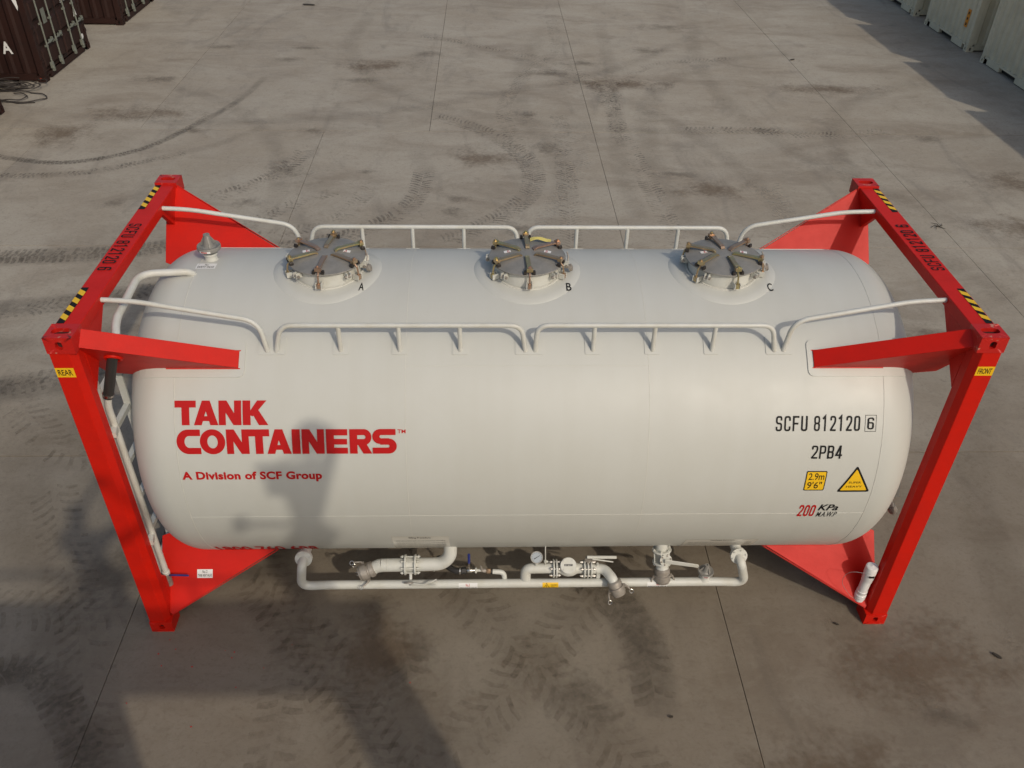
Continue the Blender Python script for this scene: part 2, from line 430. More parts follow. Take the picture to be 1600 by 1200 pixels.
def font_text(s, bold=0., shear=0., space=1.):
    """Blender's own font, scaled to unit bounding box width W, height 1"""
    c = bpy.data.curves.new('t', 'FONT'); c.body = s; c.offset = bold; c.shear = shear; c.space_character = space; c.resolution_u = 4
    o = bpy.data.objects.new('t', c); col.objects.link(o)
    dg = bpy.context.evaluated_depsgraph_get(); dg.update()
    me = bpy.data.meshes.new_from_object(o.evaluated_get(dg))
    xs = [v.co.x for v in me.vertices]; ys = [v.co.y for v in me.vertices]
    x0, y0, h = min(xs), min(ys), max(ys) - min(ys)
    polys = [[((me.vertices[i].co.x - x0) / h, (me.vertices[i].co.y - y0) / h) for i in p.vertices] for p in me.polygons]
    W = (max(xs) - x0) / h
    col.objects.unlink(o); bpy.data.objects.remove(o); bpy.data.curves.remove(c); bpy.data.meshes.remove(me)
    return [polys], W
def decal(name, layers, W, rect, fn, m, parent=None, off=.0022, cut=0, label=None, thick=0):
    """layers in [0,W]x[0,1] fitted to rect (u0,v0,u1,v1); fn(u,v,w)->point; cut = max step for curved surfaces"""
    u0, v0, u1, v1 = rect; bm = bmesh.new()
    for li, layer in enumerate(layers):
        for poly in layer:
            try: bm.faces.new([bm.verts.new((u0 + (p[0] / W) * (u1 - u0), v0 + p[1] * (v1 - v0), off + li * .00025)) for p in poly])
            except ValueError: pass
    bmesh.ops.triangulate(bm, faces=bm.faces[:])
    if cut:
        lo, hi = min(v0, v1), max(v0, v1); k = lo + cut
        while k < hi - 1e-4:
            bmesh.ops.bisect_plane(bm, geom=bm.verts[:] + bm.edges[:] + bm.faces[:], plane_co=(0, k, 0), plane_no=(0, 1, 0)); k += cut
    for v in bm.verts: v.co = fn(v.co.x, v.co.y, v.co.z)
    if thick: bmesh.ops.remove_doubles(bm, verts=bm.verts[:], dist=1e-5)
    me = bpy.data.meshes.new(name); bm.to_mesh(me); bm.free()
    me.materials.append(M[m]); o = bpy.data.objects.new(name, me); col.objects.link(o)
    if parent: o.parent = parent
    if label: o['label'] = label
    if thick:
        md = o.modifiers.new('solid', 'SOLIDIFY'); md.thickness = thick; md.offset = 0
    return o
def rrect(u0, v0, u1, v1, r, n=5):
    return [[[(p.x, p.y) for p in fil([(u0, v0, 0), (u1, v0, 0), (u1, v1, 0), (u0, v1, 0)], r, n, True)]]]
def plane_fn(o, u, v, wn):
    o, u, v, wn = V(o), V(u), V(v), V(wn)
    return lambda a, b, c: o + u * a + v * b + wn * c

# ------------------------------------------------------------------ the ground
SLX = [-27.9, -23.0, -18.1, -13.1, -8.18, -3.25, 1.70, 6.63, 11.6, 16.6, 21.6, 26.5]
SLY = [-12.4, -7.95, -3.5, .93, 5.37, 9.80]
gm = MB(); gm.face([(-220, -200, -.03), (220, -200, -.03), (220, 240, -.03), (-220, 240, -.03)])
ground = struct(gm.build('ground', 'concrete'))
jm = MB(); jm.face([(-28, -13, -.018), (27, -13, -.018), (27, 37, -.018), (-28, 37, -.018)])
jm.build('joint_filler', 'joint', ground)
def slab(x0, y0, x1, y1, g=.005):
    b = MB(); g2 = g
    b.b2((x0 + g2, y0 + g2 * 2, -.016), (x1 - g2, y1 - g2 * 2, 0))
    o = b.build('slab', 'concrete', ground); return o
for a, b_ in zip(SLX, SLX[1:]):
    for c, d in zip(SLY, SLY[1:]):
        slab(a, c, b_, d, .0032)
FX = [-27.9, -18.2, -13.1, -6.6, -1.33, 1.70, 6.63, 11.6, 16.6, 26.5]
for a, b_ in zip(FX, FX[1:]):
    for c, d in ((9.80, 23.1), (23.1, 36.5)):
        slab(a, c, b_, d, .004)

def smooth_path(pts, step):
    P = [V((*p, 0)) for p in pts]; out = []
    P = [P[0] * 2 - P[1]] + P + [P[-1] * 2 - P[-2]]
    for i in range(1, len(P) - 2):
        a, b, c, d = P[i - 1:i + 3]; n = max(2, int((c - b).length / .04))
        for k in range(n):
            t = k / n
            out.append(.5 * ((2 * b) + (c - a) * t + (2 * a - 5 * b + 4 * c - d) * t * t + (3 * b - a - 3 * c + d) * t ** 3))
    out.append(P[-2]); res = [out[0]]; acc = 0
    for p, q in zip(out, out[1:]):
        L = (q - p).length
        while acc + L >= step:
            p = p + (q - p) * ((step - acc) / L); L = (q - p).length; acc = 0; res.append(p)
        acc += L
    return res
zk = [0]
def smear(pts, width, m='smear'):
    zk[0] += 1; z = .0015 + .0007 * (zk[0] % 13)
    P = smooth_path(pts, .12); n = len(P); vs, fs, uv = [], [], []
    for i, p in enumerate(P):
        t = (P[min(i + 1, n - 1)] - P[max(i - 1, 0)]).normalized(); q = V((-t.y, t.x, 0)); y = 2 * i / (n - 1) - 1
        for k in range(5):
            a = k / 2 - 1; vs.append(p + q * (width / 2 * a) + V((0, 0, z))); uv.append((a, y))
    for i in range(n - 1):
        for k in range(4): fs.append((i * 5 + k, i * 5 + k + 1, i * 5 + k + 6, i * 5 + k + 5))
    me = bpy.data.meshes.new('tyre_smear'); me.from_pydata(vs, [], fs); l = me.uv_layers.new(name='UVMap')
    for lp in me.loops: l.data[lp.index].uv = uv[lp.vertex_index]
    me.materials.append(M[m]); o = bpy.data.objects.new('tyre_smear', me); col.objects.link(o); o.parent = ground; return o
def tread(pts, width, pitch, lean=.5, fill=.55, m='tread', centre=.06, jitter=.15):
    zk[0] += 1; z = .002 + .0006 * (zk[0] % 14)
    P = smooth_path(pts, pitch); b = MB()
    for i, p in enumerate(P[:-1]):
        t = (P[i + 1] - p).normalized(); n = V((-t.y, t.x, 0))
        for s_ in (1, -1):
            if random.random() < .07: continue
            ph = pitch * (.5 if s_ < 0 else 0)
            inn, out = width * centre, width * (.5 + random.uniform(-.03, .03))
            th = pitch * fill * random.uniform(1 - jitter, 1 + jitter)
            o = p + t * ph; A = o + n * s_ * inn + t * lean * 0; mid = n * s_ * (inn + out) / 2
            q0 = o + n * s_ * inn; q1 = o + mid + t * (width * lean * .28); q2 = o + n * s_ * out + t * (width * lean * .42)
            z_ = V((0, 0, z))
            b.face([q0 + z_, q1 + z_, q1 + t * th + z_, q0 + t * th + z_])
            b.face([q1 + z_, q2 + z_, q2 + t * th * .8 + z_, q1 + t * th + z_])
    o = b.build('tyre_mark', m, ground); o['kind'] = 'stuff'; return o
tread([(-9.8, 9.0), (-8.53, 8.51), (-7.56, 8.27), (-6.9, 8.42), (-6.3, 8.85), (-5.9, 9.5), (-5.5, 10.6)], .16, .07, .3, .7, 'tread', .0)
tread([(-10.2, 8.1), (-8.3, 7.75), (-7.0, 7.85), (-6.2, 8.25), (-5.5, 8.75)], .20, .07, .3, .6, 'treadf', .0)
tread([(-4.0, 5.1), (-2.6, 5.55), (-1.83, 6.15), (-1.42, 6.9), (-1.32, 7.95)], .36, .085, .6, .55, 'tread', .02)
tread([(-4.4, 5.5), (-3.2, 5.8), (-2.5, 6.3), (-2.25, 7.0), (-2.1, 7.6)], .30, .085, .6, .5, 'treadf', .02)
tread([(-3.9, 5.9), (-3.3, 6.7), (-2.7, 7.2)], .30, .09, .6, .5, 'treadf', .02)
tread([(-4.6, 6.9), (-4.0, 7.5), (-3.62, 8.2), (-3.45, 8.9)], .34, .085, .5, .6, 'tread', .02)
tread([(-5.4, 6.3), (-4.5, 7.05), (-3.85, 7.7)], .22, .08, .5, .6, 'treadf', .0)
tread([(-.9, 5.5), (-.2, 6.2), (.35, 7.0), (.50, 7.9), (.30, 8.8), (-.3, 9.8), (-1.2, 10.5)], .38, .085, .6, .5, 'tread', .02)
tread([(.9, 4.9), (1.0, 6.5), (1.05, 8.2), (1.12, 9.6), (1.1, 10.6)], .34, .085, .7, .5, 'treadf', .03)
tread([(.35, 5.2), (.75, 6.8), (1.35, 8.2), (1.42, 9.7)], .26, .085, -.6, .45, 'treadl', .03)
tread([(2.6, 5.0), (2.45, 6.5), (2.35, 8.0), (2.2, 9.9), (2.2, 12.5)], .36, .085, .6, .5, 'treadf', .02)
tread([(3.4, 9.9), (4.6, 9.95), (5.8, 9.7), (7.2, 9.9)], .34, .085, .6, .5, 'treadf', .02)
tread([(4.1, 5.6), (4.35, 6.6), (4.4, 7.6)], .36, .085, .6, .45, 'treadl', .02)
tread([(.3, 9.0), (.05, 11.), (.6, 13.2), (1.3, 15.), (1.4, 18.0)], .3, .09, .6, .5, 'treadf', .02)
tread([(2.1, 9.4), (2.4, 12.), (3.4, 13.8), (5.4, 14.4)], .25, .09, .5, .55, 'treadf', .02)
tread([(-1.9, 16.), (-.4, 15.2), (1.6, 13.5), (2.2, 11.)], .3, .09, .6, .5, 'treadf', .02)
tread([(-7.5, 3.2), (-5.4, 3.9), (-3.6, 4.6)], .34, .09, .6, .5, 'treadf', .02)
tread([(-7.5, 5.0), (-5.6, 5.15), (-4.4, 5.5)], .40, .09, .2, .7, 'tread', .0)
tread([(-7.5, 1.6), (-5.3, 2.2), (-3.5, 2.9)], .40, .10, .3, .6, 'treadf', .0)
# big lugged tracks in front of the tank
tread([(-4.9, -2.4), (-4.0, -1.55), (-3.45, -1.95), (-3.1, -2.5)], .30, .085, .3, .75, 'treadn', .0)
tread([(-4.5, .5), (-3.95, -.55), (-3.55, -1.3), (-3.0, -2.6)], .42, .12, .55, .42, 'treadn', .08)
tread([(-2.6, .0), (-2.05, -.95), (-1.55, -1.6), (-1.0, -2.6)], .46, .12, .55, .42, 'treadn', .05)
tread([(-2.35, -.75), (-1.75, -1.25), (-1.3, -1.9), (-.8, -2.7)], .40, .12, -.55, .38, 'treadn', .08)
tread([(-1.0, .1), (-.55, -.75), (-.1, -1.35), (.45, -2.0), (.9, -2.6)], .44, .12, .5, .42, 'treadn', .06)
tread([(1.3, .5), (.85, -.55), (.3, -1.3), (-.3, -2.0), (-.9, -2.7)], .44, .12, .5, .42, 'treadn', .06)
tread([(.55, -.70), (.85, -1.05), (.98, -1.45), (1.0, -1.95)], .34, .11, .5, .62, 'treadn', .02)
tread([(-1.3, -.9), (-1.0, -1.35), (-.85, -1.9)], .36, .11, .5, .55, 'treadn', .04)
tread([(-1.9, -.95), (-1.87, -1.8), (-1.85, -2.5)], .36, .12, .2, .5, 'treadn', .05)
tread([(-5.6, -.2), (-4.6, -.9), (-3.9, -1.0), (-3.2, -1.0)], .4, .12, .5, .4, 'treadn', .06)
tread([(-5.4, 1.8), (-4.6, 1.0), (-4.0, .9)], .4, .12, .5, .45, 'treadn', .06)

smear([(-9.8, 9.0), (-8.53, 8.51), (-7.56, 8.27), (-6.9, 8.42), (-6.3, 8.85), (-5.9, 9.5), (-5.2, 11.2), (-4.9, 13.)], .20, 'smeard')
smear([(-10.5, 8.1), (-8.3, 7.75), (-7.0, 7.85), (-6.2, 8.25), (-5.2, 8.95), (-4.2, 10.2)], .26)
smear([(-4.4, 4.9), (-2.6, 5.55), (-1.83, 6.15), (-1.42, 6.9), (-1.32, 7.95), (-1.6, 9.2)], .42)
smear([(-.9, 5.3), (-.2, 6.2), (.35, 7.0), (.50, 7.9), (.30, 8.8), (-.3, 9.8), (-1.4, 10.8), (-3.2, 11.6)], .46)
smear([(.2, 5.0), (.75, 6.3), (1.0, 7.6), (.9, 9.0), (.4, 10.8), (.5, 13.4), (1.2, 17.)], .5)
smear([(-8.5, 4.9), (-5.6, 5.15), (-4.2, 5.6)], .55, 'smeard'); smear([(-8.5, 3.3), (-5.4, 3.9), (-3.4, 4.7)], .5, 'smeard')
smear([(-8.5, 1.4), (-5.3, 2.1), (-3.5, 2.8)], .6, 'smeard'); smear([(-8, 2.6), (-5.5, 3.0), (-3.6, 3.5)], .4)
smear([(3.0, 5.0), (2.7, 7.0), (2.6, 9.), (3.2, 12.), (5.0, 14.2), (7.5, 15.)], .5); smear([(4.4, 5.2), (4.2, 7.5), (3.4, 10.), (1.8, 12.6), (-.6, 15.2), (-3., 17.)], .45)
smear([(2.1, 5.5), (2.0, 8.5), (2.4, 12.5), (2.6, 18.)], .4); smear([(-7.2, 12.6), (-5.2, 11.), (-4., 9.), (-3.6, 7.), (-3.9, 5.4)], .4)
smear([(-3.1, 19.), (-3.4, 15.), (-2.2, 12.), (.2, 10.4), (3.4, 9.9), (7.5, 10.0)], .45); smear([(5.4, 19), (4.6, 15.), (4.5, 12.), (5.2, 9.), (6.8, 6.4), (8.5, 4.)], .45)
smear([(-9, 10.6), (-6., 10.2), (-3., 10.5), (0., 11.9), (3., 14.), (6., 18.)], .4); smear([(9.5, 13.), (7., 11.4), (6., 9.), (6., 6.), (7., 3.)], .5)
smear([(-5.2, 1.4), (-4.4, -.2), (-3.6, -1.4), (-2.9, -2.8)], .6, 'smearb'); smear([(-2.9, .4), (-2.1, -.9), (-1.5, -1.7), (-.9, -2.8)], .6, 'smearb')
smear([(-1.1, .3), (-.5, -.8), (.2, -1.7), (1.0, -2.8)], .55, 'smearb'); smear([(1.5, .6), (.8, -.6), (.2, -1.4), (-.9, -2.8)], .55, 'smearb')
smear([(.5, -.55), (.86, -1.05), (1.0, -1.5), (.98, -2.1)], .42, 'smeard'); smear([(-1.4, -.8), (-1.0, -1.4), (-.8, -2.1), (-.9, -2.7)], .5, 'smearb')
smear([(-5, -2.0), (-4.0, -1.6), (-3.4, -2.0), (-2.8, -2.7)], .36, 'smeard'); smear([(3.2, .6), (2.8, -.9), (3.0, -2.8)], .6, 'smearb'); smear([(5.8, 2.6), (4.6, .6), (4.2, -1.4), (4.4, -2.6)], .5, 'smearb')
def stain(x, y, rx, ry, rot=0, m='stain'):
    zk[0] += 1
    b = MB(); n = 24
    b.face([(1.1 * math.cos(2 * math.pi * k / n), 1.1 * math.sin(2 * math.pi * k / n), 0) for k in range(n)])
    o = b.build('stain', m, ground); o.location = (x, y, .0108 + .0006 * (zk[0] % 11)); o.scale = (rx, ry, 1); o.rotation_euler.z = rot
for a in [(-3.60, 7.95, .45, .55, .9), (-5.63, 9.73, .32, .2), (-3.5, 9.77, .32, .2), (-4.39, 14.89, .5, .25), (-4.67, 14.0, .45, .25),
          (-6.3, 14.9, .6, .25), (-4.0, 6.75, .32, .22), (-6.0, 6.73, .3, .25), (-1.58, 14.49, .55, .3), (1.11, 13.2, .6, .35), (.46, 10.67, .4, .3),
          (.74, 9.08, .35, .4), (3.45, 14.9, .6, .35), (7.89, 9.56, .45, .25), (-.72, 6.95, .28, .22), (-.78, 6.45, .30, .28), (.15, 5.9, .35, .3),
          (2.9, 7.9, .5, .15, -.1), (5.0, 9.95, .45, .2), (-2.9, 12.6, .5, .3), (.5, -1.9, .5, .35), (-.9, -1.5, .3, .4), (.95, -1.25, .3, .5),
          (1.9, 13.9, .5, .3), (4.2, 16.9, .9, .4), (-7.1, 12.6, .8, .3), (-2.3, 7.95, .25, .12), (3.2, -2.1, .28, .12, -.4), (-3.6, -.6, .5, .6)]:
    stain(*a)
for a in [(9.0, 7.6, 1.6, .6), (3.4, 7.3, .9, .45), (6.8, 12.3, 1.5, .5), (-6.8, 10.6, 1.2, .5), (-1.2, -1.45, .5, .5), (3.2, -1.6, .9, .6), (2.5, 12.5, 1.3, .5),
          (-7.9, 9.5, .8, .7), (-1.3, .1, 1.2, .6), (5.1, 2.9, .8, .5), (7.9, 6.0, 1.1, .5), (-2.6, 13.6, 1.2, .6), (-.3, 8.6, .8, .6), (2.2, -2.6, 1.0, .5)]:
    stain(*a, m='stainb')
sp = MB()
for k in range(16):
    x, y = random.gauss(-2.55, .45), random.gauss(-1.65, .35); r = random.uniform(.003, .007)
    sp.face([(x + r * math.cos(a) * random.uniform(.5, 1.6), y + r * math.sin(a), .019) for a in [k_ * 1.05 for k_ in range(6)]])
o = sp.build('paint_speck', 'redtext', ground, 'small red paint specks on the concrete'); o['kind'] = 'stuff'
def blob(name, label, cat, x, y, s_, m='twig', arms=3, h=.012):
    t = MB()
    for k in range(arms + 1):
        a = 6.28 * k / (arms + 1) + random.uniform(-.5, .5); L = s_ * random.uniform(.6, 1.1)
        p = [V((x, y, h)), V((x + L * .5 * math.cos(a), y + L * .5 * math.sin(a), h * 1.6)), V((x + L * math.cos(a + .5), y + L * math.sin(a + .5), h * .8))]
        t.tube(p, [.007, .005, .002], 5)
    o = t.build(name, m); o['label'] = label; o['category'] = cat; return o
blob('twig', 'small dark forked twig on the concrete right of the red front frame', 'twig', 6.58, 6.03, .17, arms=4)
def chip(name, label, cat, x, y, L, w_, a):
    n = 9; p = [(x + math.cos(a) * L * math.cos(t) * random.uniform(.7, 1) - math.sin(a) * w_ * math.sin(t), y + math.sin(a) * L * math.cos(t) + math.cos(a) * w_ * math.sin(t) * random.uniform(.6, 1), .012) for t in [2 * math.pi * k / n for k in range(n)]]
    o = MB().prism(p, (0, 0, .006)).build(name, 'twig'); o['label'] = label; o['category'] = cat
chip('scrap', 'small dark scrap beside the slab joint at upper right', 'debris', 6.71, 14.32, .09, .035, .4)
chip('scrap', 'dark scrap lying on the concrete at the far top edge, left of centre', 'debris', -4.96, 18.73, .22, .09, -.2)
chip('leaf', 'dry dark leaf on the bare concrete at lower right', 'leaf', 3.83, -1.55, .045, .016, -.8)
chip('scrap', 'tiny dark chip right of the slab joint in front of the tank', 'debris', 2.62, -1.22, .025, .010, -.6)
chip('scrap', 'black crumb in front of the manifold pipe near the picture bottom', 'debris', 1.09, -2.05, .018, .013, 0)

# ------------------------------------------------------------------ the tank container
ZC, RT = 1.4665, 1.23
XS, XE, RK = 2.525, 2.93, .30
lo, hi = RT, 30
for _ in range(60):
    q = (lo + hi) / 2
    if q - math.sqrt((q - RK) ** 2 - (RT - RK) ** 2) > XE - XS: lo = q
    else: hi = q
RC = (lo + hi) / 2; CX = XE - RC; KA = math.atan2(RT - RK, XS - CX)
HEAD = [(CX + RC * math.cos(KA * k / 24), RC * math.sin(KA * k / 24)) for k in range(25)]
HEAD += [(XS + RK * math.cos(a), RT - RK + RK * math.sin(a)) for a in [KA + (math.pi / 2 - KA) * k / 16 for k in range(1, 17)]]
def rad(x):
    x = abs(x)
    if x <= XS: return RT
    for (xa, ra), (xb, rb) in zip(HEAD, HEAD[1:]):
        if xb <= x <= xa: return ra + (rb - ra) * (xa - x) / (xa - xb)
    return 0.
def on(x, th, w=0.):          # th degrees from the top towards the near side
    a = R_(th); r = rad(x) + w
    return V((x, -r * math.sin(a), ZC + r * math.cos(a)))
cylfn = lambda u, v, w_: on(u, -math.degrees(v / RT), w_)      # u = x, v = -arc length
def crect(x0, x1, t0, t1): return (x0, -R_(t1) * RT, x1, -R_(t0) * RT)

tank = thing('tank_container', 'white cylindrical tank in a red end frame, with three hatches and red lettering', 'tank container')
b = MB(); prof = [(r, -x) for x, r in HEAD] + [(RT, -XS + (2 * XS) * k / 30) for k in range(1, 30)] + [(r, x) for x, r in reversed(HEAD)]
b.lathe((0, 0, ZC), (1, 0, 0), prof, 160)
shell = b.build('shell', 'tank', tank, smooth=60)
def seam(pts, r=.006, m='bead'): return MB().tube(pts, r, 6).build('weld_seam', m, shell, smooth=80)
for x in (-2.44, 2.50):
    seam([on(x, a, .0) for a in range(0, 361, 3)], .0026)
for x in (-.86, .84):
    seam([on(x, a, -.002) for a in range(0, 361, 3)], .0035)
seam([on(-2.44 + k * .247, 96.4, .0) for k in range(21)], .0019)
seam([on(-.86 + k * .1, 41.5, -.002) for k in range(18)], .003)

# reinforcing pads below the upper near gussets and rail feet
def pad(x0, x1, t0, t1, r, th_=.006, parent=tank, n='pad'):
    u0, v0, u1, v1 = crect(x0, x1, t0, t1)
    bm = bmesh.new(); out = fil([(u0, v0, 0), (u1, v0, 0), (u1, v1, 0), (u0, v1, 0)], r, 5, True)
    bm.faces.new([bm.verts.new(p) for p in out])
    bmesh.ops.triangulate(bm, faces=bm.faces[:])
    for ax, l, h, st in ((1, v0, v1, .025), (0, u0, u1, .06)):
        k = l + st
        while k < h - 1e-4:
            bmesh.ops.bisect_plane(bm, geom=bm.verts[:] + bm.edges[:] + bm.faces[:], plane_co=(k, k, 0), plane_no=(1, 0, 0) if ax == 0 else (0, 1, 0)); k += st
    top = bm.faces[:]; ex = bmesh.ops.extrude_face_region(bm, geom=top)
    up = set(v for v in ex['geom'] if isinstance(v, bmesh.types.BMVert))
    for v in bm.verts: v.co = cylfn(v.co.x, v.co.y, th_ if v in up else -.006)
    bmesh.ops.recalc_face_normals(bm, faces=bm.faces)
    me = bpy.data.meshes.new(n); bm.to_mesh(me); bm.free(); me.materials.append(M['tank'])
    for p in me.polygons: p.use_smooth = True
    me.set_sharp_from_angle(angle=R_(40))
    o = bpy.data.objects.new(n, me); col.objects.link(o); o.parent = parent; return o
for s_ in (1, -1):
    for t0, t1 in ((32.8, 45.2), (-45.2, -32.8)):
        x0, x1 = sorted((1.965 * s_, 2.70 * s_)); pad(x0, x1, t0, t1, .05, .008)

# ---- end frames
def hole_face(b, c, u, v, n, U, Vv, hu, hv, hr, depth, N=28):
    """a rectangular face with a rounded slot sunk in it"""
    c, u, v, n = V(c), V(u), V(v), V(n)
    ca = math.atan2(Vv, U); angs = sorted([ca, math.pi - ca, math.pi + ca, 2 * math.pi - ca] + [2 * math.pi * (k + .5) / N for k in range(N)])
    hp, outer = [], []
    for a in angs:
        x, y = math.cos(a), math.sin(a)
        k = (abs(x / hu) ** 3.2 + abs(y / hv) ** 3.2) ** (-1 / 3.2); hp.append((x * k, y * k))
        k = min(U / abs(x), Vv / abs(y)); outer.append((x * k, y * k))
    A = [b.bm.verts.new(c + u * x + v * y) for x, y in outer]; B = [b.bm.verts.new(c + u * x + v * y) for x, y in hp]
    D = [b.bm.verts.new(c + u * x + v * y - n * depth) for x, y in hp]; k = len(hp)
    for i in range(k):
        j = (i + 1) % k
        b.bm.faces.new((A[i], A[j], B[j], B[i])); b.bm.faces.new((B[i], B[j], D[j], D[i]))
    f = b.bm.faces.new(D); return f
def casting(sx, sy, sz):
    b = MB(); X0, X1 = 2.851, 3.029; Y0, Y1 = 1.057, 1.219; zb = 2.778 if sz > 0 else 0.0; zt = zb + .118
    cx, cy, cz = sx * (X0 + X1) / 2, sy * (Y0 + Y1) / 2, (zb + zt) / 2; U, W_, H = .089, .081, .059
    ztop = zt if sz > 0 else zb
    dark = []
    dark.append(hole_face(b, (cx, cy, ztop), (1, 0, 0), (0, 1, 0), (0, 0, sz), U, W_, .060, .031, .03, .028))
    dark.append(hole_face(b, (cx, sy * Y1, cz), (1, 0, 0), (0, 0, 1), (0, sy, 0), U, H, .022, .028, .022, .03))
    dark.append(hole_face(b, (sx * X1, cy, cz), (0, 1, 0), (0, 0, 1), (sx, 0, 0), W_, H, .030, .022, .022, .03))
    def q(*p): b.face([(cx + U * a, cy + W_ * c_, cz + H * d) for a, c_, d in p])
    q((-sx, -1, -1), (-sx, 1, -1), (-sx, 1, 1), (-sx, -1, 1))
    q((-1, -sy, -1), (1, -sy, -1), (1, -sy, 1), (-1, -sy, 1))
    q((-1, -1, -sz), (1, -1, -sz), (1, 1, -sz), (-1, 1, -sz))
    bmesh.ops.remove_doubles(b.bm, verts=b.bm.verts[:], dist=1e-5)
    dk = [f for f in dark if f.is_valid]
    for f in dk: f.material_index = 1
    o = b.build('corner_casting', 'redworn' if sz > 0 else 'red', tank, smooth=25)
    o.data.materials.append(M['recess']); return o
UA = R_(39.4)
def gusset(sx, sy, sz):
    er = V((0, sy * math.sin(UA), sz * math.cos(UA))); et = V((0, sz * math.cos(UA), -sy * math.sin(UA)))
    P = lambda x, r, t: V((sx * x, 0, ZC)) + er * r + et * t
    h = .060
    prof_ = [(2.02, 1.238), (2.853, 1.757), (2.94, 1.68), (2.94, 1.12), (2.78, 1.06), (2.5, 1.0), (2.15, 1.10)]
    r_ = MB()
    for t in (-h, h - .008):
        r_.prism([P(x, r, t) for x, r in prof_], et * .008)
    # outer strip closing the box, a little wider than the webs
    r_.prism([P(2.005, 1.238, -h - .002), P(2.853, 1.757, -h - .002), P(2.853, 1.757, h + .002), P(2.005, 1.238, h + .002)], er * .009)
    r_.prism([P(2.010, 1.10, -h - .002), P(2.010, 1.240, -h - .002), P(2.010, 1.240, h + .002), P(2.010, 1.10, h + .002)], (sx * .009, 0, 0))
    # lower web edge flange following the shell
    o = r_.build('corner_gusset', 'red', tank, bev=.002, bseg=1)
    # weld bead on the shell around the foot
    for t in (-h - .004, h + .004):
        MB().tube([on(sx * x, math.degrees(math.atan2(-(er * 1 + et * t / RT).y, (er * 1 + et * t / RT).z)), .004) for x in (1.995, 2.1, 2.2, 2.3, 2.4, 2.5)], .006, 6).build('weld_bead', 'red', o)
    return o
for sx in (-1, 1):
    for sy in (-1, 1):
        # corner post: chamfered box
        pr = [(3.024, 1.212), (2.902, 1.212), (2.869, 1.165), (2.869, 1.09), (3.024, 1.09)]
        b = MB(); b.prism([(sx * x, sy * y, .116) for x, y in pr], (0, 0, 2.664))
        b.build('corner_post', 'red', tank, bev=.004)
        # haunch plates below the top rail
        b = MB(); b.prism([(sx * 2.869, sy * 1.088, 2.40), (sx * 2.869, sy * .675, 2.795), (sx * 2.869, sy * 1.088, 2.795)], (sx * .035, 0, 0))
        b.build('haunch_plate', 'red', tank, bev=.002)
        b = MB(); b.prism([(sx * 2.869, sy * 1.088, .55), (sx * 2.869, sy * .80, .152), (sx * 2.869, sy * 1.088, .152)], (sx * .035, 0, 0))
        b.build('haunch_plate', 'red', tank, bev=.002)
        for sz in (-1, 1):
            casting(sx, sy, sz); gusset(sx, sy, sz)
    b = MB(); b.b2((sx * 2.864, -1.057, 2.797), (sx * 3.022, 1.057, 2.882)); b.build('top_rail', 'red', tank, bev=.006)
    b = MB(); b.b2((sx * 2.875, -1.057, .02), (sx * 3.018, 1.057, .15)); b.build('bottom_rail', 'red', tank, bev=.006)
    # hazard strips and the number on the top rail
    for y0, y1 in ((.594, 1.039), (-1.033, -.592)):
        xa, xb = (-3.016, -2.968) if sx < 0 else (2.966, 3.014)
        fn = plane_fn((0, 0, 2.882), (1, 0, 0), (0, 1, 0), (0, 0, 1))
        hz = decal('hazard_strip', [[[(0, 0), (1, 0), (1, 1), (0, 1)]]], 1, (xa, y0, xb, y1), fn, 'black', tank, off=.0012)
        n = 4; st = (y1 - y0) / (n + .45); polys = []
        for k in range(n):
            ya = y0 + .03 + st * k; d = .035
            c = [(xa, ya + d), (xb, ya), (xb, ya + st * .55), (xa, ya + d + st * .55)]
            polys.append([(x, max(y0, min(y1, y))) for x, y in c])
        for p in polys:
            bb = MB(); bb.face([(x, y, 2.8848) for x, y in p]); bb.build('yellow_stripe', 'yellow', hz)
    L_, W_ = cond_text('SCFU 812120 6', .48, .13, .16, .42)
    if sx < 0: fn = plane_fn((0, 0, 2.882), (0, -1, 0), (1, 0, 0), (0, 0, 1)); rc = (-.345, -3.0, .365, -2.905)
    else: fn = plane_fn((0, 0, 2.882), (0, 1, 0), (-1, 0, 0), (0, 0, 1)); rc = (-.340, -2.998, .370, -2.900)
    decal('lettering', L_, W_, rc, fn, 'black', tank, .0015, label='black container number on the top rail')
    # REAR / FRONT plates on the near posts
    fn = plane_fn((0, -1.212, 0), (1, 0, 0), (0, 0, 1), (0, -1, 0))
    x0, x1 = (-3.022, -2.904) if sx < 0 else (2.904, 3.022)
    pl = decal('name_plate', [[[(0, 0), (1, 0), (1, 1), (0, 1)]]], 1, (x0, 2.592, x1, 2.665), fn, 'yellow', tank, .0012)
    L_, W_ = font_text('REAR' if sx < 0 else 'FRONT', .012)
    pdx = .014
    decal('lettering', L_, W_, (x0 + pdx, 2.607, x1 - pdx, 2.651), fn, 'black', pl, .0022)

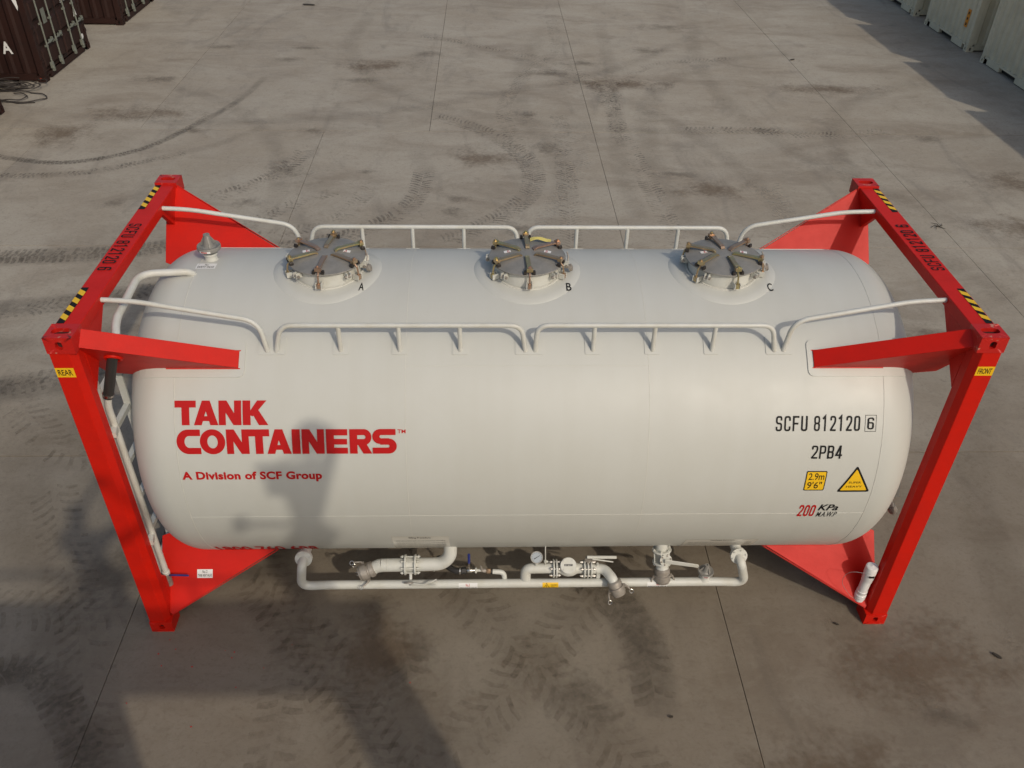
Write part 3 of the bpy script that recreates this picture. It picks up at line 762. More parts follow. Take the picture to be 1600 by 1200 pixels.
# ---- lettering on the shell
def shelltext(layers, W_, x0, x1, t0, t1, m, label=None):
    return decal('lettering', layers, W_, crect(x0, x1, t0, t1), cylfn, m, tank, .0022, .025, label)
L_, W_ = heavy_text('TANK', [-.10, .02, .06]); shelltext(L_, W_, -2.437, -1.800, 52.57, 60.5, 'redtext', 'large red word TANK')
L_, W_ = heavy_text('CONTAINERS', [-.03, .05, -.02, -.12, .04, .07, .08, .09, .02]); shelltext(L_, W_, -2.435, -.921, 61.9, 70.15, 'redtext', 'large red word CONTAINERS')
L_, W_ = font_text('TM', .01); shelltext(L_, W_, -.915, -.858, 62.1, 63.4, 'redtext')
L_, W_ = font_text('A Division of SCF Group', .042, 0, 1.06); shelltext(L_, W_, -2.428, -1.454, 76.45, 80.35, 'redtext', 'small red line under the name')
L_, W_ = cond_text('SCFU', .46, .125, .15); shelltext(L_, W_, 1.734, 1.959, 58.1, 63.2, 'black')
L_, W_ = cond_text('812120', .46, .125, .17); shelltext(L_, W_, 2.006, 2.333, 58.1, 63.2, 'black')
L_, W_ = cond_text('6', .46, .125); shelltext(L_, W_, 2.385, 2.433, 58.7, 62.7, 'black')
fr = stroke2d([(0.02, .01), (.98, .01), (.98, .99), (.02, .99)], .03, True); shelltext([fr], 1, 2.368, 2.449, 57.9, 63.4, 'black', 'thin black frame around the check digit')
L_, W_ = cond_text('2PB4', .50, .13, .13); shelltext(L_, W_, 2.005, 2.222, 68.1, 72.8, 'black')
x0, x1, t0, t1 = 1.992, 2.142, 77.4, 85.3
u0, v0, u1, v1 = crect(x0, x1, t0, t1)
ident = lambda u, v, w_: cylfn(u, v, w_)
def raw(name, layers, m, off, parent=tank, label=None):
    return decal(name, layers, 1, (0, 0, 1, 1), cylfn, m, parent, off, 0, label)
def rawcut(name, layers, m, off, parent=tank, label=None):
    bm_l = layers
    return decal_cut(name, bm_l, m, off, parent, label)
def decal_cut(name, layers, m, off, parent, label):
    ys = [p[1] for l in layers for q_ in l for p in q_]
    v_lo, v_hi = min(ys), max(ys)
    norm = [[[(p[0], (p[1] - v_lo) / (v_hi - v_lo)) for p in poly] for poly in l] for l in layers]
    return decal(name, norm, 1, (0, v_lo, 1, v_hi), cylfn, m, parent, off, .025, label)
st = rawcut('height_sticker', rrect(u0, v0, u1, v1, .012), 'black', .0015, label='yellow height sticker 2.9m 9 ft 6')
rawcut('sticker_face', rrect(u0 + .007, v0 + .008, u1 - .007, v1 - .008, .008), 'yellow', .0022, st)
def st_text(s_, x0, x1, ta, tb, m='black', bold=.008, parent=st):
    L_, W_ = font_text(s_, bold); decal('lettering', L_, W_, crect(x0, x1, ta, tb), cylfn, m, parent, .0030, .03)
st_text('2.9m', 2.012, 2.126, 78.2, 80.9); st_text("9'6\"", 2.012, 2.118, 81.6, 84.4)
# triangle
T = [(2.237, -R_(86.0) * RT), (2.482, -R_(86.0) * RT), (2.3535, -R_(75.4) * RT)]
tri = rawcut('warning_triangle', [[[(p.x, p.y) for p in fil([(*q, 0) for q in T], .022, 4, True)]]], 'black', .0015, label='yellow triangle sticker SUPER HEAVY')
cxx, cyy = sum(p[0] for p in T) / 3, sum(p[1] for p in T) / 3
Ti = [(cxx + (p[0] - cxx) * .80, cyy + (p[1] - cyy) * .80) for p in T]
rawcut('sticker_face', [[[(p.x, p.y) for p in fil([(*q, 0) for q in Ti], .010, 3, True)]]], 'yellow', .0022, tri)
st_text('SUPER', 2.312, 2.402, 81.6, 82.4, bold=.008, parent=tri); st_text('HEAVY', 2.300, 2.416, 83.3, 84.1, bold=.008, parent=tri)
L_, W_ = cond_text('200', .55, .16, .13); shelltext(L_, W_, 2.005, 2.128, 92.0, 98.0, 'redtext')
L_, W_ = font_text('KPa', .02, .25); shelltext(L_, W_, 2.146, 2.294, 91.8, 94.9, 'black')
L_, W_ = font_text('M.A.W.P', .004, .2); shelltext(L_, W_, 2.150, 2.300, 95.6, 98.3, 'black')
L_, W_ = font_text('1800 760 688', .028); shelltext(L_, W_, -2.415, -1.630, 121., 131., 'redtext', 'red telephone number low on the shell')
for s_, x in (('A', -1.222), ('B', .288), ('C', 1.775)):
    L_, W_ = font_text(s_, .012); decal('lettering', L_, W_, crect(x, x + .038, 9.0, 12.9), cylfn, 'black', tank, .0062, .025, 'small black letter %s beside its hatch' % s_)
# paper labels low on the shell and by the relief valve
def shell_sticker(x0, x1, t0, t1, m='label', lines=(), label=None):
    u0, v0, u1, v1 = crect(x0, x1, t0, t1)
    s_ = rawcut('sticker', [[[(u0, v0), (u1, v0), (u1, v1), (u0, v1)]]], m, .0015, label=label)
    for txt, a, c, ta, tb, mm in lines:
        L_, W_ = font_text(txt, .012); decal('lettering', L_, W_, crect(x0 + a * (x1 - x0), x0 + c * (x1 - x0), t0 + ta * (t1 - t0), t0 + tb * (t1 - t0)), cylfn, mm, s_, .0024, .03)
ln = [('Filling Procedure', .3, .68, .03, .12, 'black')] + [('check valve positions open vent and connect hose before filling', .06, .93, .2 + .13 * k, .25 + .13 * k, 'black') for k in range(5)]
shell_sticker(-1.02, -.585, 110.4, 131, 'clear', ln, 'pale instruction sheet low on the shell')
shell_sticker(1.25, 1.825, 116., 134, 'clear', [('Discharge Procedure', .35, .68, .03, .10, 'black')] + ln[1:4], 'pale instruction sheet low at the right')
shell_sticker(-2.455, -2.31, -3.2, .6, 'label', [('No.1', .42, .6, .1, .42, 'black'), ('SAFETY VALVE', .08, .92, .52, .86, 'black')], 'white sticker SAFETY VALVE')

# ---- hatches
def clock(p, ang): return Matrix.Rotation(ang, 3, 'Z') @ V(p)
ZT = ZC + RT
def zshell(y): return ZC + math.sqrt(RT * RT - y * y) - ZT       # height of the shell relative to its crest
def manway(x, rot, first=None, label=None):
    root = MB()
    n = 48
    rings = []
    for r, zf in ((.252, lambda y: zshell(y) - .01), (.252, lambda y: .078), (.262, lambda y: .082), (.262, lambda y: .096), (.24, lambda y: .096)):
        rings.append([root.bm.verts.new((r * math.cos(2 * math.pi * k / n), r * math.sin(2 * math.pi * k / n), zf(r * math.sin(2 * math.pi * k / n)))) for k in range(n)])
    for a, c in zip(rings, rings[1:]):
        for k in range(n): root.bm.faces.new((a[k], a[(k + 1) % n], c[(k + 1) % n], c[k]))
    hatch = root.build('hatch', 'white', tank, label)
    hatch.location = (x, 0, ZT)
    # weld and doubler plate following the shell
    pts = [(.262 * math.cos(a), .262 * math.sin(a), zshell(.262 * math.sin(a)) + .002) for a in [2 * math.pi * k / 64 for k in range(65)]]
    MB().tube(pts, .009, 6).build('weld_bead', 'bead', hatch)
    b = MB(); n = 72; rr = []
    for r, dz in ((.25, .004), (.33, .004), (.395, .004), (.402, -.004)):
        rr.append([b.bm.verts.new((r * math.cos(2 * math.pi * k / n), r * math.sin(2 * math.pi * k / n), zshell(r * math.sin(2 * math.pi * k / n)) + dz)) for k in range(n)])
    for a, c in zip(rr, rr[1:]):
        for k in range(n): b.bm.faces.new((a[k], a[(k + 1) % n], c[(k + 1) % n], c[k]))
    b.build('doubler_ring', 'tank', hatch, smooth=50)
    b = MB(); b.lathe((0, 0, 0), (0, 0, 1), [(.255, .097), (.283, .097), (.286, .101), (.284, .108), (.262, .112), (.24, .117), (.20, .126), (.12, .133), (.03, .136)], 64)
    b.build('lid', 'steel', hatch, smooth=25)
    for a in (.55, 2.55):
        c = V((.165 * math.cos(a), .165 * math.sin(a) * .3, .0)); 
        cx, cy = (.15, .02) if a < 1 else (-.15, .02)
        s_ = MB().box((cx, cy, .1335), (.052, .030, .0015), Matrix.Rotation(-.2 if a < 1 else .2, 3, 'Z') @ Matrix.Rotation(.07 if a < 1 else -.07, 3, 'Y')).build('sticker', 'label', hatch)
        q = stroke2d([(cx + .0 + dx, cy + dy) for dx, dy in ((-.02, -.010), (-.004, -.010), (-.004, .010), (-.02, .010))], .005, True)
        b = MB()
        for k in q: b.face([(p[0] + (.0 if a < 1 else .024), p[1], .1355) for p in k])
        b.build('sticker_frame', 'redtext', hatch)
    for k in range(6):
        ang = R_(-90 + 60 * k) + rot; Mz = Matrix.Rotation(ang, 3, 'Z')
        lift = random.uniform(-.004, .010); sw = random.uniform(-.08, .08)
        R2 = Matrix.Rotation(sw, 3, 'Z')
        def tf(bb):
            for v in bb.bm.verts: v.co = Mz @ v.co
            return bb
        # handle: pressed channel, folded down over the lid, free end near the middle
        b = MB(); path = [(.268, .150 + lift), (.235, .154 + lift), (.09, .156 + lift * .5), (.072, .152), (.060, .143)]
        for (ra, za), (rb, zb) in zip(path, path[1:]):
            for s_ in (-1, 1):
                b.prism([(ra, s_ * .015, za), (rb, s_ * .015, zb), (rb, s_ * .015, zb - .014), (ra, s_ * .015, za - .014)], (0, -s_ * .003, 0))
            b.prism([(ra, -.016, za), (rb, -.016, zb), (rb, .016, zb), (ra, .016, za)], (0, 0, -.003))
        b.box((.268, 0, .145 + lift), (.03, .046, .028))
        piv = V((.262, 0, 0))
        for v in b.bm.verts: v.co = piv + R2 @ (v.co - piv)
        h = tf(b).build('latch_handle', 'zinc', hatch, bev=.001, bseg=1)
        b = MB(); b.cyl((.272, 0, .112), (.272, 0, .176), .0075, n=10); b.lathe((.272, 0, .158), (0, 0, 1), [(.015, 0), (.015, .012)], 6)
        b.tube([(.272, 0, .120), (.292, 0, .105), (.300, 0, .06), (.300, 0, .028)], .007, 8); b.box((.302, 0, .026), (.022, .024, .036))
        tf(b).build('eye_bolt', 'zinc', hatch)
        for s_ in (-1, 1):
            b = MB(); b.box((.272, s_ * .032, .118), (.030, .022, .018)); b.cyl((.259, s_ * .034, .129), (.285, s_ * .034, .129), .0085, n=10)
            tf(b).build('lid_lug', 'lug', hatch, bev=.002, bseg=1)
        for s_ in (-1, 1):
            b = MB(); b.box((.288, s_ * .020, .026), (.055, .007, .042))
            tf(b).build('clevis', 'white', hatch, bev=.001, bseg=1)
    for a_, k in ((-128, 0), (-50, 0), (-12, 1), (172, 0)):
        Mz = Matrix.Rotation(R_(a_) + rot * .3, 3, 'Z'); b = MB()
        b.prism([(.26, -.017, .05), (.31, -.017, .05), (.31, -.011, .05), (.266, -.011, .05), (.266, .011, .05), (.31, .011, .05), (.31, .017, .05), (.26, .017, .05)], (0, 0, .042))
        for v in b.bm.verts: v.co = Mz @ v.co
        b.build('hinge_lug', 'white', hatch)
        b = MB(); b.cyl((.298, -.03, .066), (.298, .03, .066), .011, n=12)
        if k: b.lathe((.315, 0, .045), (1, 0, .3), [(.028, 0), (.028, .02), (.018, .026)], 16); b.tube([(.30, .02, .07), (.30, .05, .11), (.285, .075, .135)], .006, 8)
        for v in b.bm.verts: v.co = Mz @ v.co
        b.build('hinge_pin', 'steeld', hatch)
    return hatch
manway(-1.475, R_(-4), label='hatch with steel lid and six brass-coloured latches, marked A')
manway(.01, R_(1), label='hatch with steel lid and six brass-coloured latches, marked B, yellow tag tucked in')
manway(1.48, R_(9), label='hatch with steel lid and six brass-coloured latches, marked C')
b = MB(); pts = []
for k in range(12):
    t = k / 11; x = .035 + .16 * t; pts.append((x, .175 + .012 * t, ZT + .150 + .012 * math.sin(t * 5)))
for p, q in zip(pts, pts[1:]):
    wd = .020 + .004 * math.sin(p[0] * 60)
    b.prism([(p[0], p[1] - wd, p[2]), (q[0], q[1] - wd, q[2]), (q[0], q[1] + wd, q[2] + .003), (p[0], p[1] + wd, p[2] + .003)], (0, 0, -.002))
bmesh.ops.remove_doubles(b.bm, verts=b.bm.verts[:], dist=1e-5)
o = b.build('tag', 'rag'); o['label'] = 'pale yellow strip tucked under the back latch of hatch B'; o['category'] = 'tag'

# ---- walkway handrails
RR = .0175
def rail(pts, rf, feet_x=(), name='handrail', sy=-1):
    o = MB().tube(fil(pts, rf, 8), RR, 14).build(name, 'white', tank, smooth=60)
    for x in feet_x:
        MB().cyl((x, sy * .728, 2.665), (x, sy * .728, 2.455), .016, n=12).build('rail_post', 'white', o)
    return o
for sy in (-1, 1):
    Y = sy * .73
    rail([(-1.755, Y, 2.455), (-1.70, Y, 2.668), (-.055, Y, 2.668), (-.025, Y, 2.455)], .085, (-1.31, -.90, -.48), sy=sy)
    rail([(.045, Y, 2.455), (.055, Y, 2.668), (1.69, Y, 2.668), (1.735, Y, 2.455)], .085, (.45, .87, 1.29), sy=sy)
    rail([(1.800, Y, 2.455), (1.835, sy * .71, 2.69), (2.62, sy * .69, 2.835), (2.866, sy * .683, 2.845)], [.1, .11, .1, 0], sy=sy)
    rail([(-1.815, Y, 2.455), (-1.850, sy * .71, 2.69), (-2.66, sy * .69, 2.835), (-2.866, sy * .688, 2.845)], [.1, .11, .1, 0], sy=sy)
    for x0, x1 in ((-1.88, -1.69), (-1.365, -1.255), (-.955, -.845), (-.535, -.425), (-.095, .105), (.395, .505), (.815, .925), (1.235, 1.345), (1.675, 1.865)):
        t = (31.6, 37.8) if sy < 0 else (-37.8, -31.6)
        pad(x0, x1, t[0], t[1], .012, .005, n='foot_plate')

# ---- relief valves
def relief(p, s_, neck, parent=tank):
    p = V(p)
    o = MB().lathe(p, (0, 0, 1), [(neck * 1.25, 0), (neck, .02 * s_), (neck, .05 * s_), (neck * 1.2, .055 * s_), (neck * 1.2, .07 * s_)], 24).build('relief_valve', 'white', parent)
    q = p + V((0, 0, .07 * s_))
    b = MB(); b.lathe(q, (0, 0, 1), [(.03 * s_, 0), (.055 * s_, .01 * s_), (.085 * s_, .028 * s_), (.088 * s_, .050 * s_), (.084 * s_, .060 * s_), (.074 * s_, .056 * s_), (.055 * s_, .050 * s_), (.044 * s_, .058 * s_)], 32)
    b.build('valve_dish', 'steel', o)
    b = MB(); b.lathe(q + V((0, 0, .05 * s_)), (0, 0, 1), [(.046 * s_, 0), (.040 * s_, .012 * s_), (.024 * s_, .080 * s_), (.024 * s_, .098 * s_), (.012 * s_, .100 * s_), (.011 * s_, .085 * s_)], 24)
    for k in range(3):
        a = 2 * math.pi * k / 3 + .9; c_, d = math.cos(a), math.sin(a)
        b.prism([q + V((c_ * .02 * s_, d * .02 * s_, .14 * s_)), q + V((c_ * .026 * s_, d * .026 * s_, .13 * s_)), q + V((c_ * .070 * s_, d * .070 * s_, .058 * s_)), q + V((c_ * .03 * s_, d * .03 * s_, .055 * s_))], V((-d, c_, 0)) * .005 * s_)
    b.build('valve_cap', 'steel', o)
    b = MB()
    n = 10
    for k in range(n):
        a0, a1 = R_(-125 + 55 * k / n), R_(-125 + 55 * (k + 1) / n)
        b.face([q + V((r * math.cos(a) * s_, r * math.sin(a) * s_, z * s_)) for a, r, z in ((a0, .0875, .030), (a1, .0875, .030), (a1, .0900, .048), (a0, .0900, .048))])
    b.build('valve_sticker', 'label', o)
    b = MB()
    for k in range(4):
        a0, a1 = R_(-115 + 30 * k / 4), R_(-115 + 30 * (k + 1) / 4)
        b.face([q + V((r * math.cos(a) * s_, r * math.sin(a) * s_, z * s_)) for a, r, z in ((a0, .0888, .034), (a1, .0888, .034), (a1, .0908, .044), (a0, .0908, .044))])
    b.build('sticker_mark', 'redtext', o)
    return o
relief((-2.375, .15, ZC + math.sqrt(RT ** 2 - .15 ** 2) - .008), 1.0, .046)

# ---- vent pipe at the rear
vp = fil([(-2.452, -.02, 2.60), (-2.448, -.10, 2.725), (-2.80, -.18, 2.75), (-2.755, -.80, 2.755), (-2.705, -.97, 2.72), (-2.718, -1.0, 2.65)], [0, .09, .13, .09, .05, 0], 8)
vent = MB().tube(vp, .027, 18).build('vent_pipe', 'white', tank, smooth=60)
MB().lathe((-2.452, -.02, 2.66), (0, 0, 1), [(.052, 0), (.036, .03)], 20).build('pipe_collar', 'bead', vent)
hose = fil([(-2.718, -1.0, 2.68), (-2.775, -1.005, 2.52), (-2.862, -1.005, 2.27)], .1, 6)
MB().tube(hose, .034, 16).build('rubber_sleeve', 'rubber', vent, smooth=60)
for a, c in (((-2.716, -1.0, 2.70), (-2.720, -1.0, 2.675)), ((-2.853, -1.005, 2.30), (-2.858, -1.005, 2.283))):
    MB().cyl(a, c, .0375, n=20).build('hose_clamp', 'chrome', vent)
MB().tube(fil([(-2.862, -1.005, 2.27), (-2.885, -1.005, 2.18), (-2.882, -1.005, 2.05), (-2.874, -1.005, .46)], .08, 8), .0245, 18).build('down_pipe', 'white', vent, smooth=60)
MB().lathe((-2.874, -1.005, .50), (0, 0, -1), [(.026, 0), (.030, .005), (.030, .03), (.026, .035)], 18).build('pipe_collar', 'white', vent)
MB().lathe((-2.874, -1.005, .465), (0, 0, -1), [(.028, 0), (.028, .13)], 18).build('pipe_end', 'steeld', vent)
for z in (1.98, .90):
    b = MB(); b.prism([(-2.90, -1.095, z), (-2.845, -1.095, z), (-2.858, -1.02, z), (-2.895, -1.02, z)], (0, 0, .045))
    b.build('pipe_bracket', 'white', vent)
# ring where the sleeve passes the gusset
o = MB().lathe((-2.742, -1.004, 2.598), (0, -math.cos(UA), -math.sin(UA)), [(.040, -.01), (.060, -.01), (.060, .012), (.050, .018), (.040, .012)], 28, False).build('grommet_ring', 'red', vent)
# blue lever valve at the bottom of the vent pipe + sticker on the gusset
bv = MB().tube(fil([(-2.845, -1.02, .46), (-2.80, -1.04, .485), (-2.68, -1.05, .49)], .03, 5), .0075, 10).build('vent_valve_lever', 'blue', tank)
er = V((0, -math.sin(UA), -math.cos(UA))); et = V((0, -math.cos(UA), math.sin(UA)))
gfn = plane_fn(V((0, 0, ZC)) + et * .0605, (1, 0, 0), -er, et)   # face of the lower near gusset, towards the tank's middle
def on_gusset(x, r): return gfn(x, -r, 0)
s_ = decal('sticker', [[[(0, 0), (1, 0), (1, 1), (0, 1)]]], 1, (-2.655, -1.465, -2.53, -1.395), gfn, 'label', tank, .0015, label='white sticker TANK VENT VALVE')
L_, W_ = font_text('No.12', .01); decal('lettering', L_, W_, (-2.612, -1.425, -2.573, -1.402), gfn, 'black', s_, .0025)
L_, W_ = font_text('TANK VENT VALVE', .01); decal('lettering', L_, W_, (-2.648, -1.455, -2.537, -1.433), gfn, 'black', s_, .0025)

# ---- ladder on the rear end
lad = MB()
for y in (-.952, -.612): lad.b2((-2.975, y - .008, .15), (-2.925, y + .008, 2.42))
ladder = lad.build('ladder', 'white', tank)
for z in (2.245, 1.895, 1.555, 1.205, .855, .51, .2):
    MB().b2((-2.970, -.944, z - .019), (-2.930, -.620, z + .019)).build('rung', 'white', ladder)

# ---- pipework below the near side
def bolts(b, c, ax, r, n, L, br=.007, ph=0.):
    c, ax = V(c), V(ax).normalized(); u = ax.orthogonal().normalized(); v = ax.cross(u)
    for k in range(n):
        a = 2 * math.pi * (k + .5) / n + ph; p = c + u * (r * math.cos(a)) + v * (r * math.sin(a))
        b.cyl(p - ax * L / 2, p + ax * L / 2, br * .62, n=6)
        for s_ in (-1, 1): b.lathe(p + ax * (s_ * (L / 2 - .014)) - ax * .005, ax, [(br * 1.35, 0), (br * 1.35, .010)], 6)
def flange(p, ax, r, t, parent, n=0, L=.05, m='white', name='flange'):
    p, ax = V(p), V(ax).normalized()
    o = MB().lathe(p - ax * t / 2, ax, [(r - .003, 0), (r, .003), (r, t - .003), (r - .003, t)], 32).build(name, m, parent)
    if n:
        b = MB(); bolts(b, p, ax, r * .80, n, L); b.build('bolts', m, o)['kind'] = 'stuff'
    return o
def coupling(p, ax, r, parent, arms=True):
    """camlock coupling: ribbed barrel with two cam arms and pull rings"""
    p, ax = V(p), V(ax).normalized()
    o = MB().lathe(p, ax, [(r * .80, 0), (r * .98, .012), (r * .98, .040), (r * .86, .045), (r * .86, .056), (r * 1.02, .060), (r * 1.02, .108), (r * .93, .116), (r * .90, .128), (r * .72, .128), (r * .70, .09)], 28).build('hose_coupling', 'steeld', parent)
    if arms:
        u = ax.cross(V((0, -.7, .7))).normalized()
        for s_ in (-1, 1):
            q = p + u * (s_ * r * 1.05) + ax * .075
            b = MB(); b.tube([q - ax * .012, q + u * (s_ * .018) + ax * .012, q + u * (s_ * .034) + ax * .062], .007, 8); b.box(q, (.022, .022, .022))
            b.build('cam_arm', 'steeld', o)
            e = q + u * (s_ * .036) + ax * .078; w_ = ax.cross(u)
            b = MB(); b.tube([e + u * (.016 * math.cos(t)) + ax * (.016 * math.sin(t)) for t in [2 * math.pi * k / 16 for k in range(17)]], .0025, 6); b.build('pull_ring', 'chrome', o)
    return o
YM = -1.05
main = fil([(-1.748, -1.00, .655), (-1.755, -1.095, .640), (-1.80, -1.06, .36), (-1.60, YM, .360), (1.60, YM, .360), (1.825, -1.06, .36), (1.742, -1.095, .630), (1.733, -1.00, .645)], [0, .05, .10, .05, .05, .10, .05, 0], 8)
mf = MB().tube(main, .0365, 22).build('manifold_pipe', 'white', tank, 'long white pipe under the near side', smooth=60)
for x, z in ((-1.748, .655), (1.733, .645)):
    flange((x, -1.035, z + .005), (0, 1, -.42), .068, .014, mf, 6, .04); flange((x, -1.010, z - .006), (0, 1, -.42), .066, .014, mf)
    MB().cyl((x, -1.01, z), (x * .98, -.75, z + .06), .042, n=20).build('nozzle', 'white', mf)
pf = lambda u, v, w_: V((u, YM - (.0365 + w_) * math.cos(v / .0365), .360 + (.0365 + w_) * math.sin(v / .0365)))
def pipe_sticker(x0, x1, a0, a1, m, lines, label):
    k = .0365; r = lambda d: R_(d) * k
    nr = [[(0, 0), (1, 0), (1, 1), (0, 1)]]
    s_ = decal('sticker', [nr], 1, (x0, r(a0), x1, r(a1)), pf, m, mf, .0012, .006, label)
    for txt, fx0, fx1, fa0, fa1, mm in lines:
        L_, W_ = font_text(txt, .012)
        decal('lettering', L_, W_, (x0 + fx0 * (x1 - x0), r(a0 + fa0 * (a1 - a0)), x0 + fx1 * (x1 - x0), r(a0 + fa1 * (a1 - a0))), pf, mm, s_, .0018, .006)
    return s_
pipe_sticker(-.525, -.372, -45, 58, 'label', [('No.3', .38, .58, .55, .92, 'redtext'), ('DISCHARGE VALVE', .05, .95, .18, .44, 'black')], 'white sticker on the manifold left of centre')
cs = pipe_sticker(.157, .287, -45, 55, 'yellow', [('Caution', .52, .93, .62, .82, 'black'), ('Hot', .55, .75, .3, .48, 'black')], 'orange-yellow caution sticker with triangle on the manifold')
tr = stroke2d([(.06, .12), (.46, .12), (.26, .9)], .035, True) + [[(.245, .35), (.275, .35), (.275, .68), (.245, .68)], [(.245, .22), (.275, .22), (.275, .29), (.245, .29)]]
decal('lettering', [tr], 1, (.157, R_(-45) * .0365, .287, R_(55) * .0365), pf, 'black', cs, .0018, .006)
pipe_sticker(1.015, 1.18, -45, 45, 'label', [('No.4', .45, .65, .55, .92, 'redtext'), ('DISCHARGE VALVE', .05, .95, .18, .44, 'black')], 'white sticker behind the downward coupling')

# bottom outlet on the left with butterfly valve
YP = -1.0
q = fil([(-.588, -.93, .76), (-.588, -.985, .62), (-.66, YP, .548), (-.80, YP, .542), (-1.145, YP, .536)], [0, .08, .08, .05, 0], 8)
ol = MB().tube(q, .0535, 26).build('outlet_pipe', 'white', tank, 'thick white outlet pipe with two flanges', smooth=60)
for x in (-1.10, -.725): MB().lathe((x, YP, .5375), (1, 0, 0), [(.0538, 0), (.0552, .002), (.0552, .004), (.0538, .006)], 28).build('pipe_weld', 'bead', ol)
for x in (-.952, -.872): flange((x, YP, .54), (1, 0, 0), .083, .016, ol, 0)
b = MB(); bolts(b, (-.912, YP, .54), (1, 0, 0), .069, 8, .155, .0085); o = b.build('bolts', 'white', ol); o['kind'] = 'stuff'
MB().cyl((-.944, YP, .54), (-.880, YP, .54), .058, n=28).build('valve_body', 'white', ol)
b = MB(); b.cyl((-.912, YP, .50), (-.912, YP - .07, .44), .013, n=12); b.build('valve_stem', 'white', ol)
MB().lathe((-.925, -1.085, .425), (0, -.75, -.65), [(.038, 0), (.040, .004), (.040, .010), (.034, .012)], 24).build('notch_plate', 'steeld', ol)
b = MB(); b.tube([(-.915, -1.095, .425), (-.80, -1.115, .43), (-.70, -1.10, .475)], .0065, 8); b.box((-.81, -1.10, .405), (.20, .008, .016)); b.build('valve_lever', 'white', ol)
MB().tube(fil([(-1.14, YP, .536), (-1.185, YP, .525), (-1.225, YP - .01, .497)], .03, 5), [.0535] * 3 + [.052] * 5, 24).build('elbow', 'white', ol)
cp = coupling((-1.205, YP - .006, .510), (-.92, -.26, -.26), .066, ol)
for dx, dz in ((-.16, .07), (-.14, -.03), (-.06, -.07)):
    c = V((-1.20 + dx, YP - .03, .50 + dz)); MB().tube([c + V((.018 * math.cos(t), 0, .018 * math.sin(t))) for t in [2 * math.pi * k / 16 for k in range(17)]], .0022, 6).build('pull_ring', 'chrome', cp)

# sampling line: rubber hose, small ball valve with blue handle, cock, elbow into the manifold
sl = MB().tube(fil([(-.70, -.86, .46), (-.62, -.95, .46), (-.55, -1.0, .455), (-.485, -1.0, .462)], .05, 6), .026, 14).build('sample_hose', 'rubber', tank, smooth=60)
MB().cyl((-.520, -1.0, .462), (-.508, -1.0, .462), .030, n=18).build('hose_clamp', 'chrome', sl)
MB().lathe((-.500, -1.0, .463), (1, 0, 0), [(.030, 0), (.030, .035), (.022, .038)], 6).build('nut', 'rubber', sl)
b = MB(); b.lathe((-.462, -1.0, .464), (1, 0, 0), [(.014, 0), (.020, .01), (.020, .045), (.013, .055), (.013, .075)], 16); b.cyl((-.440, -1.0, .47), (-.440, -1.0, .50), .007, n=8); b.build('ball_valve', 'chrome', sl)
MB().b2((-.4465, -1.004, .495), (-.4335, -.996, .56)).build('valve_lever', 'chrome', sl)
MB().tube([(-.440, -1.0, .555), (-.440, -1.0, .655)], .0105, 10).build('lever_grip', 'blue', sl)
MB().lathe((-.395, -1.0, .464), (1, 0, 0), [(.018, 0), (.024, .004), (.024, .016), (.012, .02), (.012, .05)], 14).build('union', 'white', sl)
b = MB(); b.cyl((-.345, -1.0, .462), (-.255, -1.0, .452), .013, n=12); b.lathe((-.325, -1.0, .46), (1, 0, 0), [(.018, 0), (.018, .02)], 6); b.cyl((-.338, -1.0, .47), (-.345, -1.0, .515), .012, .007, n=10); b.build('cock', 'steeld', sl)
MB().lathe((-.300, -1.0, .455), (1, 0, 0), [(.019, 0), (.021, .006), (.021, .03), (.017, .036)], 8).build('brass_fitting', 'zinc', sl)
MB().cyl((-.262, -1.0, .450), (-.250, -1.0, .449), .024, n=16).build('fitting_ring', 'rubber', sl)
MB().tube(fil([(-.252, -1.0, .449), (-.160, -1.0, .440), (-.150, -1.02, .37)], .07, 8), .021, 16).build('elbow', 'white', sl, smooth=60)

# metering line
q = fil([(.020, -1.03, .375), (.020, -1.0, .483), (.240, -1.0, .483)], [0, .10, 0], 10)
ml = MB().tube(q, .0420, 24).build('meter_line', 'white', tank, 'white branch pipe with gauge, flow meter and coupling', smooth=60)
MB().lathe((.085, -1.0, .483), (1, 0, 0), [(.042, 0), (.0435, .002), (.0435, .004), (.042, .006)], 24).build('pipe_weld', 'bead', ml)
MB().cyl((.105, -1.0, .51), (.105, -1.005, .565), .014, n=12).build('gauge_stem', 'white', ml)
gax = V((0, -.72, .62)).normalized(); gc = V((.106, -.985, .600))
g = MB().lathe(gc - gax * .030, gax, [(.040, 0), (.046, .006), (.046, .036), (.050, .038), (.050, .050), (.043, .050), (.043, .046)], 32, False).build('pressure_gauge', 'steel', ml, 'round dial gauge')
MB().lathe(gc + gax * .012, gax, [(.0435, 0), (.0435, .003)], 32).build('dial', 'dial', g)
gu = gax.cross(V((1, 0, 0))).normalized(); nd = (V((1, 0, 0)) * -.8 + gu * .6).normalized()
if gu.z < 0: gu = -gu
gx = V((1, 0, 0))
b = MB(); a0 = gc + gax * .0160; d1 = (gx * .85 + gu * .5).normalized(); d2 = gax.cross(d1)
b.face([a0 - d1 * .026 - d2 * .003, a0 + d1 * .030 - d2 * .0015, a0 + d1 * .030 + d2 * .0015, a0 - d1 * .026 + d2 * .003]); b.build('needle', 'black', g)
b = MB()
for k in range(11):
    a = R_(225 - 27 * k); d1 = gx * math.cos(a) + gu * math.sin(a); d2 = gax.cross(d1); c0 = gc + gax * .0156
    b.face([c0 + d1 * .034 - d2 * .001, c0 + d1 * .041 - d2 * .001, c0 + d1 * .041 + d2 * .001, c0 + d1 * .034 + d2 * .001])
b.build('dial_tick', 'black', g)
